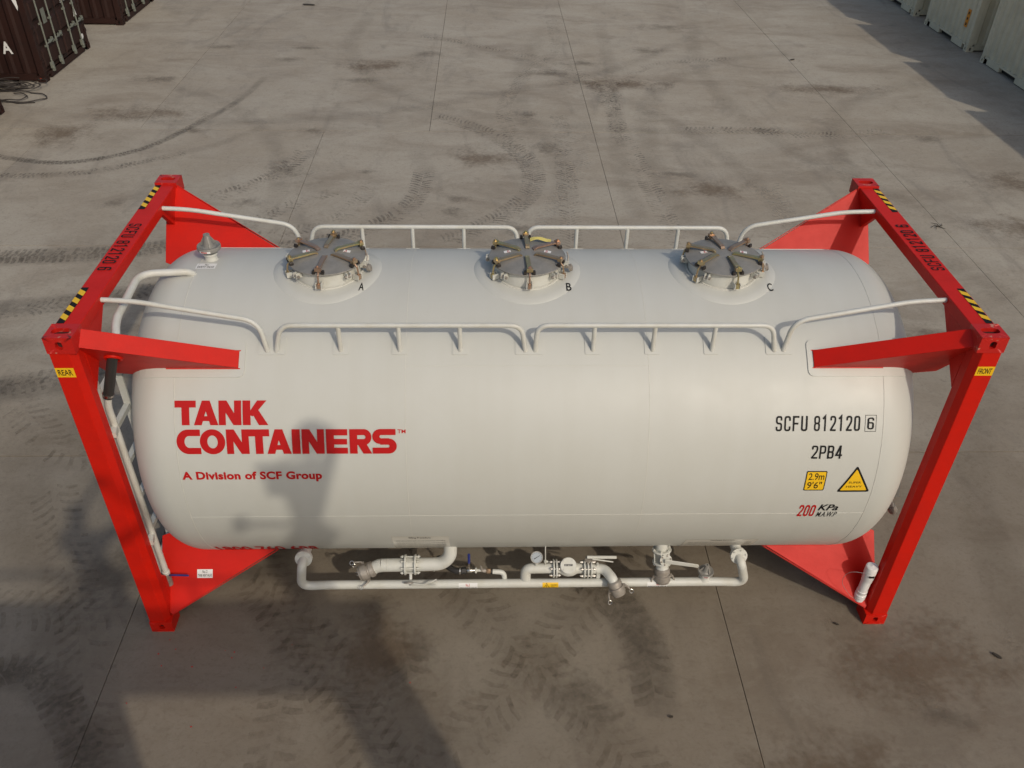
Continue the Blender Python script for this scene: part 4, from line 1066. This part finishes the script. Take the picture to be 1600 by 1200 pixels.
b = MB(); b.tube([(.172, -.97, .75), (.176, -1.0, .60), (.180, -1.0, .49)], .0045, 8); b.lathe((.176, -1.0, .555), (0, 0, 1), [(.012, 0), (.012, .022)], 6); b.lathe((.186, -1.0, .563), (1, 0, 0), [(.009, 0), (.009, .014)], 8)
b.build('impulse_line', 'white', ml)
for x in (.247, .270): flange((x, -1.0, .480), (1, 0, 0), .076, .013, ml)
b = MB(); bolts(b, (.258, -1.0, .480), (1, 0, 0), .062, 6, .09, .009); o = b.build('bolts', 'chrome', ml); o['kind'] = 'stuff'
b = MB(); b.lathe((.276, -1.0, .478), (1, 0, 0), [(.040, 0), (.040, .02), (.060, .06), (.066, .09), (.060, .13), (.042, .165), (.042, .215)], 28); b.build('meter_body', 'white', ml)
gax = V((0, -.60, .80)).normalized(); mc = V((.362, -1.0, .505))
mt = MB().lathe(mc, gax, [(.052, 0), (.056, .02), (.066, .03), (.067, .060), (.063, .066)], 32).build('flow_meter', 'white', ml, 'round flow meter head with digit window')
gu = gax.cross(gx).normalized(); gu = -gu if gu.z < 0 else gu
mp = plane_fn(mc + gax * .066, gx, gu, gax)
w_ = decal('digit_window', [[[(0, 0), (1, 0), (1, 1), (0, 1)]]], 1, (-.034, -.004, .034, .012), mp, 'black', mt, .001)
L_, W_ = font_text('00128473', .0); decal('lettering', L_, W_, (-.030, -.001, .030, .009), mp, 'label', w_, .0018)
b = MB()
for a in (45, 135, 225, 315): b.lathe(mc + gax * .064 + gx * (.050 * math.cos(R_(a))) + gu * (.050 * math.sin(R_(a))), gax, [(.009, 0), (.009, .008)], 6)
b.build('bolts', 'white', mt)['kind'] = 'stuff'
for x in (.497, .553): flange((x, -1.0, .472), (1, 0, 0), .076, .013, ml)
MB().cyl((.503, -1.0, .472), (.547, -1.0, .472), .05, n=24).build('valve_body', 'white', ml)
b = MB(); bolts(b, (.525, -1.0, .472), (1, 0, 0), .064, 6, .125, .009); o = b.build('bolts', 'chrome', ml); o['kind'] = 'stuff'
MB().lathe((.525, -1.0, .472), (1, 0, 0), [(.079, -.004), (.079, .004)], 28).build('valve_disc', 'white', ml)
b = MB(); b.cyl((.525, -1.0, .53), (.525, -1.0, .59), .012, n=10); b.box((.54, -1.0, .588), (.085, .05, .006)); b.build('notch_plate', 'steeld', ml)
b = MB(); b.tube([(.512, -1.0, .612), (.750, -1.0, .607)], .013, 8); b.build('valve_lever', 'white', ml)
MB().tube([(.555, -1.01, .600), (.725, -1.02, .575)], .0055, 8).build('locking_lever', 'white', ml)
q = fil([(.553, -1.0, .472), (.664, -1.0, .472), (.712, -1.095, .470)], [0, .085, 0], 10)
MB().tube(q, .0420, 24).build('elbow', 'white', ml, smooth=60)
b = MB(); b.lathe((.598, -1.0, .470), (1, 0, 0), [(.045, 0), (.045, .012)], 24); b.b2((.596, -1.012, .36), (.604, -.99, .44)); b.box((.614, -1.03, .42), (.03, .02, .045)); b.cyl((.604, -1.0, .505), (.604, -1.0, .535), .011, n=10); b.build('pipe_clamp', 'white', ml)
MB().tube(fil([(.700, -1.072, .473), (.716, -1.100, .468), (.728, -1.118, .445)], .02, 4), .042, 22).build('elbow_end', 'white', ml, smooth=60)
coupling((.724, -1.112, .455), (.42, -.42, -.78), .060, ml)

# right-hand outlet pointing down
v3 = MB().lathe((1.108, -.935, .76), (.09, -.32, -1), [(.048, 0), (.050, .10), (.046, .12)], 24).build('bottom_outlet', 'white', tank, 'bottom outlet valve pointing down with long white lever')
ax3 = V((.09, -.34, -1)).normalized()
flange((1.117, -.970, .660), ax3, .078, .014, v3); flange((1.126, -1.004, .560), ax3, .078, .014, v3)
b = MB(); bolts(b, (1.1215, -.987, .61), ax3, .066, 6, .15, .009); b.build('bolts', 'white', v3)['kind'] = 'stuff'
MB().lathe((1.1175, -.971, .655), ax3, [(.058, 0), (.062, .04), (.058, .09)], 24).build('valve_body', 'galv', v3)
MB().lathe((1.140, -1.045, .625), (.1, -.9, .35), [(.050, 0), (.050, .012)], 24).build('valve_cover', 'white', v3)
b = MB(); bolts(b, (1.140, -1.053, .628), (.1, -.9, .35), .040, 6, .022, .006); b.build('bolts', 'steeld', v3)['kind'] = 'stuff'
b = MB(); b.prism([(1.125, -1.075, .665), (1.395, -1.095, .625), (1.405, -1.095, .605), (1.395, -1.095, .590), (1.128, -1.075, .622)], (0, -.008, 0)); b.build('valve_lever', 'white', v3, bev=.003)
MB().lathe((1.127, -1.006, .553), ax3, [(.050, 0), (.050, .045), (.053, .05)], 24).build('outlet_neck', 'white', v3)
coupling((1.131, -1.024, .503), ax3, .064, v3)
relief((1.492, -1.035, .385), .74, .040)

# drain fitting on the front head
dr = MB().lathe((2.86, -.88, 1.15), (.5, -.1, -.86), [(.022, 0), (.026, .03), (.026, .10), (.034, .10), (.036, .15), (.030, .17)], 18).build('drain_coupling', 'steeld', tank)
b = MB(); b.box((2.90, -.88, 1.28), (.05, .012, .26), Matrix.Rotation(-.2, 3, 'Y')); b.build('drain_bracket', 'galv', dr)

# white document tube on the front near post
dt = MB().lathe((2.805, -1.105, .185), (.02, 0, 1), [(.036, 0), (.041, .006), (.041, .028), (.046, .032), (.046, .075), (.041, .080), (.041, .10), (.0435, .104), (.0435, .118), (.040, .122), (.040, .235), (.044, .24), (.044, .262), (.046, .266), (.046, .330), (.049, .334), (.049, .400), (.046, .408)], 28).build('document_tube', 'label', tank, 'white document tube fixed inside the front post')
MB().lathe((2.8135, -1.105, .592), (.02, 0, 1), [(.042, 0), (.040, .005), (.012, .006), (.006, .010)], 24).build('tube_cap', 'label', dt)
MB().b2((2.79, -1.156, .505), (2.83, -1.1505, .525)).build('tube_mark', 'black', dt)
MB().tube(fil([(2.80, -1.15, .55), (2.62, -1.12, .56), (2.60, -1.1, .40), (2.72, -1.13, .24), (2.79, -1.15, .23)], .08, 8), .0016, 5).build('tether_wire', 'galv', dt)

# ------------------------------------------------------------------ box containers
def corrug(b, p0, u, v, n, L, H, pitch=.278, depth=.036):
    """trapezoid corrugated sheet starting at p0, running along u for L, height H along v, bulging to n"""
    p0, u, v, n = V(p0), V(u), V(v), V(n); k = max(1, round(L / pitch)); pt = L / k; xs = []
    for i in range(k):
        x = i * pt; xs += [(x, 0), (x + pt * .25, 0), (x + pt * .42, -depth), (x + pt * .83, -depth)]
    xs.append((L, 0))
    A = [b.bm.verts.new(p0 + u * x + n * d) for x, d in xs]; B = [b.bm.verts.new(p0 + u * x + n * d + v * H) for x, d in xs]
    for i in range(len(xs) - 1): b.bm.faces.new((A[i], A[i + 1], B[i + 1], B[i]))
def container(name, label, paint, L, H, loc, group, doors, tunnel, marks=None, cat='shipping container'):
    W = 2.438; X, Y = L / 2, W / 2
    t = thing(name, label, cat, loc, group=group)
    for sx in (-1, 1):
        for sy in (-1, 1):
            MB().b2((sx * X - sx * .004, sy * (Y - .004), .118), (sx * (X - .13), sy * (Y - .10), H - .118)).build('corner_post', paint, t, bev=.008)
            for z in (0, H - .118):
                b = MB(); U, W_, Hh = .089, .081, .059; c = V((sx * (X - .089), sy * (Y - .081), z + .059))
                f1 = hole_face(b, c + V((0, sy * W_, 0)), (1, 0, 0), (0, 0, 1), (0, sy, 0), U, Hh, .024, .038, .022, .05)
                f2 = hole_face(b, c + V((sx * U, 0, 0)), (0, 1, 0), (0, 0, 1), (sx, 0, 0), W_, Hh, .024, .038, .022, .05)
                b.face([c + V((U, W_ * k, Hh * j)) if False else c + V((i, k * W_, Hh * j)) for i, k, j in ((U, 1, 1), (-U, 1, 1), (-U, -1, 1), (U, -1, 1))])
                b.face([c + V((i, k * W_, -Hh)) for i, k in ((U, 1), (-U, 1), (-U, -1), (U, -1))])
                for f in (f1, f2): f.material_index = 1  # hole floors in black, painted for the shade inside the casting
                o = b.build('corner_casting', paint, t); o.data.materials.append(M['gasket'])
    for sy in (-1, 1):
        MB().b2((-X + .178, sy * (Y - .012), .035), (X - .178, sy * (Y - .07), .16)).build('bottom_side_rail', paint, t)
        MB().b2((-X + .178, sy * (Y - .008), H - .10), (X - .178, sy * (Y - .07), H - .035)).build('top_side_rail', paint, t)
        b = MB(); corrug(b, (-X + .13, sy * (Y - .014), .162), (1, 0, 0), (0, 0, 1), (0, sy, 0), L - .26, H - .263); b.build('side_panel', paint, t, smooth=10)
    b = MB(); corrug(b, (-X + .07, -Y + .07, H - .03), (1, 0, 0), (0, 1, 0), (0, 0, 1), L - .14, W - .14, .28, .02); b.build('roof_panel', paint, t, smooth=10)
    b = MB(); corrug(b, (-X + .014, Y - .10, .162), (0, -1, 0), (0, 0, 1), (-1, 0, 0), W - .2, H - .263, .25, .045); b.build('front_panel', paint, t, smooth=10)
    # front sill with the notches beside the castings and the tunnel in the middle
    b = MB()
    spans = [(-Y + .29, -.36 if tunnel else 0), (.36 if tunnel else 0, Y - .29)]
    for a, c in spans: b.b2((-X + .006, a, .02), (-X + .09, c, .162))
    b.b2((-X + .012, -Y + .16, .118), (-X + .09, Y - .16, .16)); b.build('front_sill', paint, t)
    MB().b2((-X + .10, -Y + .10, .02), (-X + .16, Y - .10, .155)).build('floor_beam', 'gasket', t)
    MB().b2((-X + .006, -Y + .178, H - .11), (-X + .09, Y - .178, H - .03)).build('front_header', paint, t)
    MB().b2((X - .006, -Y + .178, H - .13), (X - .09, Y - .178, H - .03)).build('door_header', paint, t)
    b = MB(); b.b2((X - .006, -Y + .30, .02), (X - .09, Y - .30, .150)); b.b2((X - .012, -Y + .16, .10), (X - .09, Y - .16, .15)); b.build('door_sill', paint, t)
    if doors:
        for s_ in (-1, 1):
            y0, y1 = (-Y + .115, -.012) if s_ < 0 else (.012, Y - .115)
            d = MB().b2((X - .060, y0, .165), (X - .022, y1, H - .135)).build('door', paint, t, bev=.004)
            b = MB()
            hh = (H - .30) / 5
            for k in range(5):
                z0 = .165 + hh * k + .05; z1 = .165 + hh * (k + 1) - .02
                b.prism([(X - .022, y0 + .05, z0), (X - .022, y1 - .05, z0), (X + .010, y1 - .07, z0 + .03), (X + .010, y0 + .07, z0 + .03)], (0, 0, 0.0001))
                b.prism([(X - .022, y0 + .05, z0), (X - .0, y0 + .07, z0 + .05), (X - .0, y0 + .07, z1 - .05), (X - .022, y0 + .05, z1)], (0, y1 - y0 - .10, 0))
            b.build('door_rib', paint, d, smooth=10)
            MB().b2((X - .045, y0 - .018, .155), (X - .018, y0 + .002, H - .125)).build('gasket', 'gasket', d)
            MB().b2((X - .045, y1 - .002, .155), (X - .018, y1 + .018, H - .125)).build('gasket', 'gasket', d)
            for fr_ in (.24, .66):
                y = y0 + (y1 - y0) * (fr_ + (.06 if s_ > 0 else 0)); xr = X + .035
                r_ = MB().cyl((xr, y, .13), (xr, y, H - .10), .017, n=10).build('lock_rod', 'lockbar', d)
                for z in (.15, H - .15):
                    k_ = 1 if z < 1 else -1
                    b = MB(); b.prism([(xr + .027, y - .025, z - .025), (xr + .027, y - .025, z + .025), (xr + .012, y - .042, z + .03 * k_), (xr + .012, y - .042, z + .15 * k_), (xr + .012, y + .042, z + .15 * k_), (xr + .012, y + .042, z + .03 * k_), (xr + .027, y + .025, z + .025), (xr + .027, y + .025, z - .025)], (-.045, 0, 0))
                    b.build('rod_keeper', 'lockbar', r_)
                for z in (.62, 1.05, 1.95): MB().box((xr - .012, y, z), (.045, .075, .035)).build('rod_keeper', 'lockbar', r_)
                zz = .62; b = MB(); sg = 1
                b.tube([(xr + .012, y, zz + .04), (xr + .022, y + sg * .10, zz + .045), (xr + .022, y + sg * .22, zz + .06), (xr + .016, y + sg * .30, zz + .06)], [.013, .014, .016, .013], 8)
                b.box((xr - .01, y + sg * .30, zz + .05), (.05, .03, .10)); b.box((xr, y + sg * .16, zz + .05), (.03, .05, .07)); b.build('door_handle', 'lockbar', r_)
            for k in range(4):
                z = .40 + k * (H - .8) / 3
                MB().box((X - .012, s_ * (Y - .065), z), (.05, .10, .06)).build('hinge', paint, d)
        MB().box((X + .0125, -.58, 1.14), (.001, .18, .28)).build('data_plate', 'lockbar', t)
        MB().box((X + .0125, -.34, 1.08), (.001, .05, .09)).build('blue_mark', 'blue', t)
        MB().lathe((X + .012, Y - .30, .33), (1, 0, 0), [(.055, 0), (.055, .001)], 20).build('round_sticker', 'label', t)
        fn = plane_fn((X + .011, 0, 0), (0, 1, 0), (0, 0, 1), (1, 0, 0))
        L_, W_ = font_text('A', .03); decal('lettering', L_, W_, (.76, .78, .93, 1.02), fn, 'label', t, .003)
        for z, tx in ((1.30, '30480 KG'), (1.43, '67200 LB'), (1.17, '3740 KG'), (1.56, 'MAX GROSS')):
            L_, W_ = font_text(tx, .02); decal('lettering', L_, W_, (.30, z, .80, z + .085), fn, 'label', t, .003)
    if marks: marks(t, X, Y, H)
    return t
def brown_marks(t, X, Y, H):
    fn = plane_fn((0, -Y + .014 + .004, 0), (1, 0, 0), (0, 0, 1), (0, -1, 0))
    L_, W_ = font_text('A', .03); decal('lettering', L_, W_, (X - .70, .56, X - .50, .80), plane_fn((0, -Y + .008, 0), (1, 0, 0), (0, 0, 1), (0, -1, 0)), 'label', t, .001)
    b = MB(); yy = -Y + .006
    b.face([(X - .22, yy, 1.62), (X - .08, yy, 1.62), (X - .15, yy, 1.38)]); b.build('white_triangle', 'label', t)
    MB().b2((X - .13, -Y - .0012, .055), (X - .085, -Y + .0005, .085)).build('rust_patch', 'rust', t)
GB, GC = 'brown containers along the left of the yard', 'white containers along the right of the yard'
LB = 6.058
container('shipping_container', 'dark brown container at upper left, its doors with four lock rods facing the yard', 'brown', LB, 2.591, (-9.26 - LB / 2, 12.345 + 1.219, 0), GB, True, False, brown_marks)
container('shipping_container', 'dark brown container at the top edge, second from the left, behind the first one', 'brown', LB, 2.591, (-9.12 - LB / 2, 16.60 + 1.219, 0), GB, True, False)
container('shipping_container', 'dark brown container showing only its corner at the left edge, nearest the camera', 'brown', LB, 2.591, (-9.37 - LB / 2, 10.64 - 1.219, 0), GB, True, False)
def cream_marks(t, X, Y, H):
    b = MB(); xx = -X + .006; yc = -Y + .39
    s_ = MB().b2((xx - .004, yc - .07, .47), (xx, yc + .07, .86)).build('orange_sticker', 'orange', t)
    for z in (.54, .66, .78): MB().b2((xx - .0055, yc - .03, z - .03), (xx - .0045, yc + .03, z + .025)).build('sticker_mark', 'twig', s_)
LC = 12.19
wl = ['white container at the right edge of the picture, end wall towards the yard', 'white container at upper right with an orange sticker on its end wall', 'white container at the top edge, farthest of the visible white ones',
      'white container just outside the right edge, next to the one at the edge', 'white container outside the right edge, second from the visible ones', 'white container outside the right edge, nearest the camera side']
for k, y0 in enumerate((11.92, 15.08, 18.26, 8.77, 5.60, 2.45)):
    container('shipping_container', wl[k], 'cream', LC, 2.896, (11.08 + LC / 2, y0 + 1.219, 0), GC, False, True, cream_marks if k == 1 else None)

# cable heap by the brown containers
def loop(cx, cy, rx, ry, rot, z, turns=1.0, ph=0., n=40):
    return [(cx + rx * math.cos(ph + 6.283 * turns * k / n) * math.cos(rot) - ry * math.sin(ph + 6.283 * turns * k / n) * math.sin(rot),
             cy + rx * math.cos(ph + 6.283 * turns * k / n) * math.sin(rot) + ry * math.sin(ph + 6.283 * turns * k / n) * math.cos(rot),
             z + .012 * math.sin(k * .9)) for k in range(n + 1)]
b = MB(); b.tube(loop(-9.62, 11.42, .75, .30, -.12, .03, 1.0, 1.2), .011, 6); b.tube(loop(-9.72, 11.38, .48, .22, -.1, .045, .9, 2.0), .011, 6); b.tube([(-10.3, 11.2, .02), (-9.9, 11.3, .03), (-9.3, 11.06, .02), (-9.0, 11.12, .02)], .011, 6)
o = b.build('cable', 'cable'); o['label'] = 'dark cable laid in long loops on the concrete before the brown containers'; o['category'] = 'cable'
b = MB()
for k in range(6): b.tube(loop(-10.0 + .05 * k + random.uniform(-.1, .1), 11.98 + random.uniform(-.06, .06), .42 + .05 * k, .20 + random.uniform(-.05, .06), -.15 + random.uniform(-.25, .25), .02 + .018 * k, .9, random.uniform(0, 6)), .011, 6)
for k in range(5): b.tube(fil([(-10.0 + random.uniform(-.25, .4), 11.95 + random.uniform(-.18, .18), .04 + .015 * k) for _ in range(4)], .1, 5), .013, 6)
o = b.build('cable', 'cable'); o['label'] = 'tangled heap of dark cable against the foot of the brown container'; o['category'] = 'cable'

# ------------------------------------------------------------------ platform and people beside the camera (their shadows fall on the tank)
wp = thing('work_platform', 'raised steel work platform beside the camera, casting the broad shadow in front of the tank', 'platform', (0, -5.75, 0))
MB().b2((-1.80, -.42, 4.10), (1.42, .42, 4.17)).build('deck', 'deck', wp)
for x, z0 in ((-1.15, .0), (1.28, .0)):
    b = MB(); wd = .33 if x < 0 else .13
    for sx in (-1, 1): b.b2((x + sx * wd - .05, -.40, z0), (x + sx * wd + .05, .05, 4.10))
    b.b2((x - wd, -.10, 3.2), (x + wd, -.05, 4.1))
    b.build('column', 'deck', wp)
rl = MB()
for z in (4.75, 5.22): rl.tube([(-1.78, -.40, z), (1.40, -.40, z)], .022, 8)
for x in (-1.78, -.7, .35, 1.40): rl.tube([(x, -.40, 4.17), (x, -.40, 5.22)], .022, 8)
rl.build('guard_rail', 'deck', wp)

def skin(name, verts, edges, m, parent=None, levels=2, root=0):
    me = bpy.data.meshes.new(name); me.from_pydata([v[:3] for v in verts], edges, [])
    o = bpy.data.objects.new(name, me); col.objects.link(o)
    md = o.modifiers.new('skin', 'SKIN'); md.use_smooth_shade = True
    for i, v in enumerate(verts):
        me.skin_vertices[0].data[i].radius = (v[3], v[4] if len(v) > 4 else v[3])
        me.skin_vertices[0].data[i].use_root = (i == root)
    s_ = o.modifiers.new('sub', 'SUBSURF'); s_.levels = levels; s_.render_levels = levels
    me.materials.append(M[m])
    if parent: o.parent = parent
    return o
def hand(parent, wrist, dirv, up, m='skin', side=1):
    """palm and five bent fingers"""
    d, u = V(dirv).normalized(), V(up).normalized(); s_ = d.cross(u).normalized() * side; w_ = V(wrist)
    vs = [(*w_, .026, .018), (*(w_ + d * .045), .036, .016), (*(w_ + d * .085), .038, .015)]; es = [(0, 1), (1, 2)]
    for k, L in enumerate((.060, .070, .065, .050)):
        o_ = (k - 1.5) * .019; a = w_ + d * .09 + s_ * o_
        i = len(vs); vs += [(*a, .010), (*(a + d * L * .5 - u * L * .12), .0095), (*(a + d * L * .75 - u * L * .5), .0085), (*(a + d * L * .7 - u * L * .85), .0075)]
        es += [(2, i), (i, i + 1), (i + 1, i + 2), (i + 2, i + 3)]
    i = len(vs); a = w_ + d * .035 - s_ * .032; vs += [(*a, .013), (*(a + d * .03 - s_ * .02 - u * .012), .011), (*(a + d * .055 - s_ * .018 - u * .03), .009)]
    es += [(1, i), (i, i + 1), (i + 1, i + 2)]
    return skin('hand', vs, es, m, parent, 1)
def head(parent, c, face, helmet=False):
    c, f = V(c), V(face).normalized(); z = V((0, 0, 1)); s_ = z.cross(f).normalized()
    F = lambda a, b_, d: c + f * a + s_ * b_ + z * d
    b = MB(); bmesh.ops.create_icosphere(b.bm, subdivisions=4, radius=1)
    for v in b.bm.verts:
        x, y, q = v.co; k = 1 - .28 * max(0, -q) * (1 if x < .2 else .6)
        nose = .022 * math.exp(-((y / .16) ** 2 + ((q + .12) / .22) ** 2)) if x > .5 else 0
        brow = -.008 * math.exp(-(((abs(y) - .38) / .18) ** 2 + ((q - .05) / .16) ** 2)) if x > .4 else 0
        v.co = F(x * .098 * k + nose + brow, y * .076 * k, q * .118)
    o = b.build('head', 'skin', parent, smooth=80)
    for sg in (-1, 1):
        MB().lathe(F(.082, sg * .030, .004), f, [(.004, 0), (.010, .003), (.004, .009)], 12).build('eye', 'label', o)
        b = MB(); b.lathe(F(-.005, sg * .072, -.01), s_ * sg, [(.022, 0), (.028, .008), (.020, .012)], 14); b.build('ear', 'skin', o)
    b = MB(); b.tube([F(.080, -.022, -.062), F(.088, 0, -.065), F(.080, .022, -.062)], .0045, 6); b.build('mouth', 'redtext', o)
    if helmet:
        b = MB(); b.lathe(F(0, 0, .03), (0, 0, 1), [(.150, 0), (.150, .006), (.118, .012), (.112, .06), (.085, .105), (.04, .125), (.002, .13)], 28); b.build('hard_hat', 'helmet', parent)
    else:
        b = MB(); bmesh.ops.create_icosphere(b.bm, subdivisions=3, radius=1)
        for v in b.bm.verts:
            x, y, q = v.co; v.co = F(x * .104 - .012, y * .086, max(q, -.35 - x * .3) * .126 + .012)
        for v in list(b.bm.verts):
            pass
        b.build('hair', 'hair', parent, smooth=80)
    return o
def person(label, hip, sh, hd, face, handL, handR, elL, elR, feet, shirt, helmet):
    """hip/shoulder centres, head centre, hands, elbows and feet in world space"""
    hip, sh, hd = V(hip), V(sh), V(hd); t = thing('person', label, 'person', (hip.x, hip.y, 4.17)); off = -V((hip.x, hip.y, 4.17))
    f = V(face).normalized(); s_ = V((0, 0, 1)).cross(f).normalized()
    hip, sh, hd = hip + off, sh + off, hd + off; hl, hr, el, er_ = [V(q) + off for q in (handL, handR, elL, elR)]
    ft = [V(q) + off for q in feet]
    def limb(a, k, b_): return a + (b_ - a) * k
    sL, sR = sh + s_ * .19, sh - s_ * .19; hL, hR = hip + s_ * .09, hip - s_ * .09
    kn = [limb(hL, .5, ft[0]) + f * .04, limb(hR, .5, ft[1]) + f * .04]
    vs = [(*hip, .15, .11), (*limb(hip, .45, sh), .145, .10), (*limb(hip, .85, sh), .165, .11), (*(sh + V((0, 0, .035))), .075, .065), (*limb(sh, .62, hd), .055),
          (*sL, .065), (*el, .042), (*hl, .028), (*sR, .065), (*er_, .042), (*hr, .028),
          (*hL, .095), (*kn[0], .062), (*(ft[0] + V((0, 0, .08))), .042), (*hR, .095), (*kn[1], .062), (*(ft[1] + V((0, 0, .08))), .042)]
    es = [(0, 1), (1, 2), (2, 3), (3, 4), (2, 5), (5, 6), (6, 7), (2, 8), (8, 9), (9, 10), (0, 11), (11, 12), (12, 13), (0, 14), (14, 15), (15, 16)]
    skin('body', vs, es, shirt, t)
    vs = [(*(hip + V((0, 0, -.02))), .155, .12), (*(hL + V((0, 0, -.06))), .105), (*kn[0], .075), (*(ft[0] + V((0, 0, .10))), .055), (*(hR + V((0, 0, -.06))), .105), (*kn[1], .075), (*(ft[1] + V((0, 0, .10))), .055)]
    skin('trousers', vs, [(0, 1), (1, 2), (2, 3), (0, 4), (4, 5), (5, 6)], 'jeans', t)
    for q in ft: MB().box(q + f * .05 + V((0, 0, .045)), (.10, .26, .085), Matrix((s_, f, V((0, 0, 1)))).transposed()).build('shoe', 'black', t, bev=.025, bseg=3)
    head(t, hd, face, helmet)
    hand(t, hl, hl - el, (0, 0, 1), side=1); hand(t, hr, hr - er_, (0, 0, 1), side=-1)
    return t
cc = thing('compact_camera', 'small black compact camera held out over the platform edge', 'camera', CAM + V((-.01, -.075, .03)))
b = MB(); b.box((0, 0, 0), (.115, .035, .065), Matrix.Rotation(R_(-37), 3, 'X')); b.build('camera_body', 'camb', cc, bev=.006)
person('person in a blue shirt holding a small camera up with both hands', (-.46, -6.02, 5.02), (-.50, -6.05, 5.52), (-.48, -6.03, 5.78), (.1, 1, -.4),
       (-.36, -5.80, 5.93), (-.20, -5.82, 5.93), (-.70, -6.0, 5.46), (.06, -5.86, 5.68), ((-.56, -6.0, 4.17), (-.36, -6.04, 4.17)), 'shirt', False)
person('person in a grey shirt and hard hat leaning over the platform rail', (.86, -5.42, 4.98), (.92, -5.38, 5.60), (1.0, -5.34, 5.93), (-1, .3, -.35),
       (.60, -5.26, 5.55), (.94, -5.24, 5.80), (.74, -5.28, 5.40), (1.12, -5.34, 5.86), ((.80, -5.42, 4.17), (.94, -5.54, 4.17)), 'shirt2', True)
b = MB(); b.tube([(.36, .405, 5.13), (.98, .405, 5.13), (.98, .405, 4.17)], .022, 8); b.box((.35, .405, 5.13), (.09, .05, .13)); b.build('gate_bar', 'deck', wp)

cb = thing('shadow_filler', 'unseen box added to fill out the shadow of the person in the hard hat', 'shadow filler', (.70, -5.27, 5.50))  # added out of view to close the shadow between chest and hand
MB().box((0, 0, 0), (.26, .14, .22)).build('filler_body', 'rubber', cb, bev=.03, bseg=3)
MB().box((0, 0, .115), (.24, .12, .02)).build('filler_lid', 'rubber', cb, bev=.008)
MB().tube([(-.12, .0, .08), (-.02, -.06, .20), (.14, -.06, .30), (.28, -.10, .24), (.26, -.12, .0)], .012, 8).build('filler_strap', 'rubber', cb)
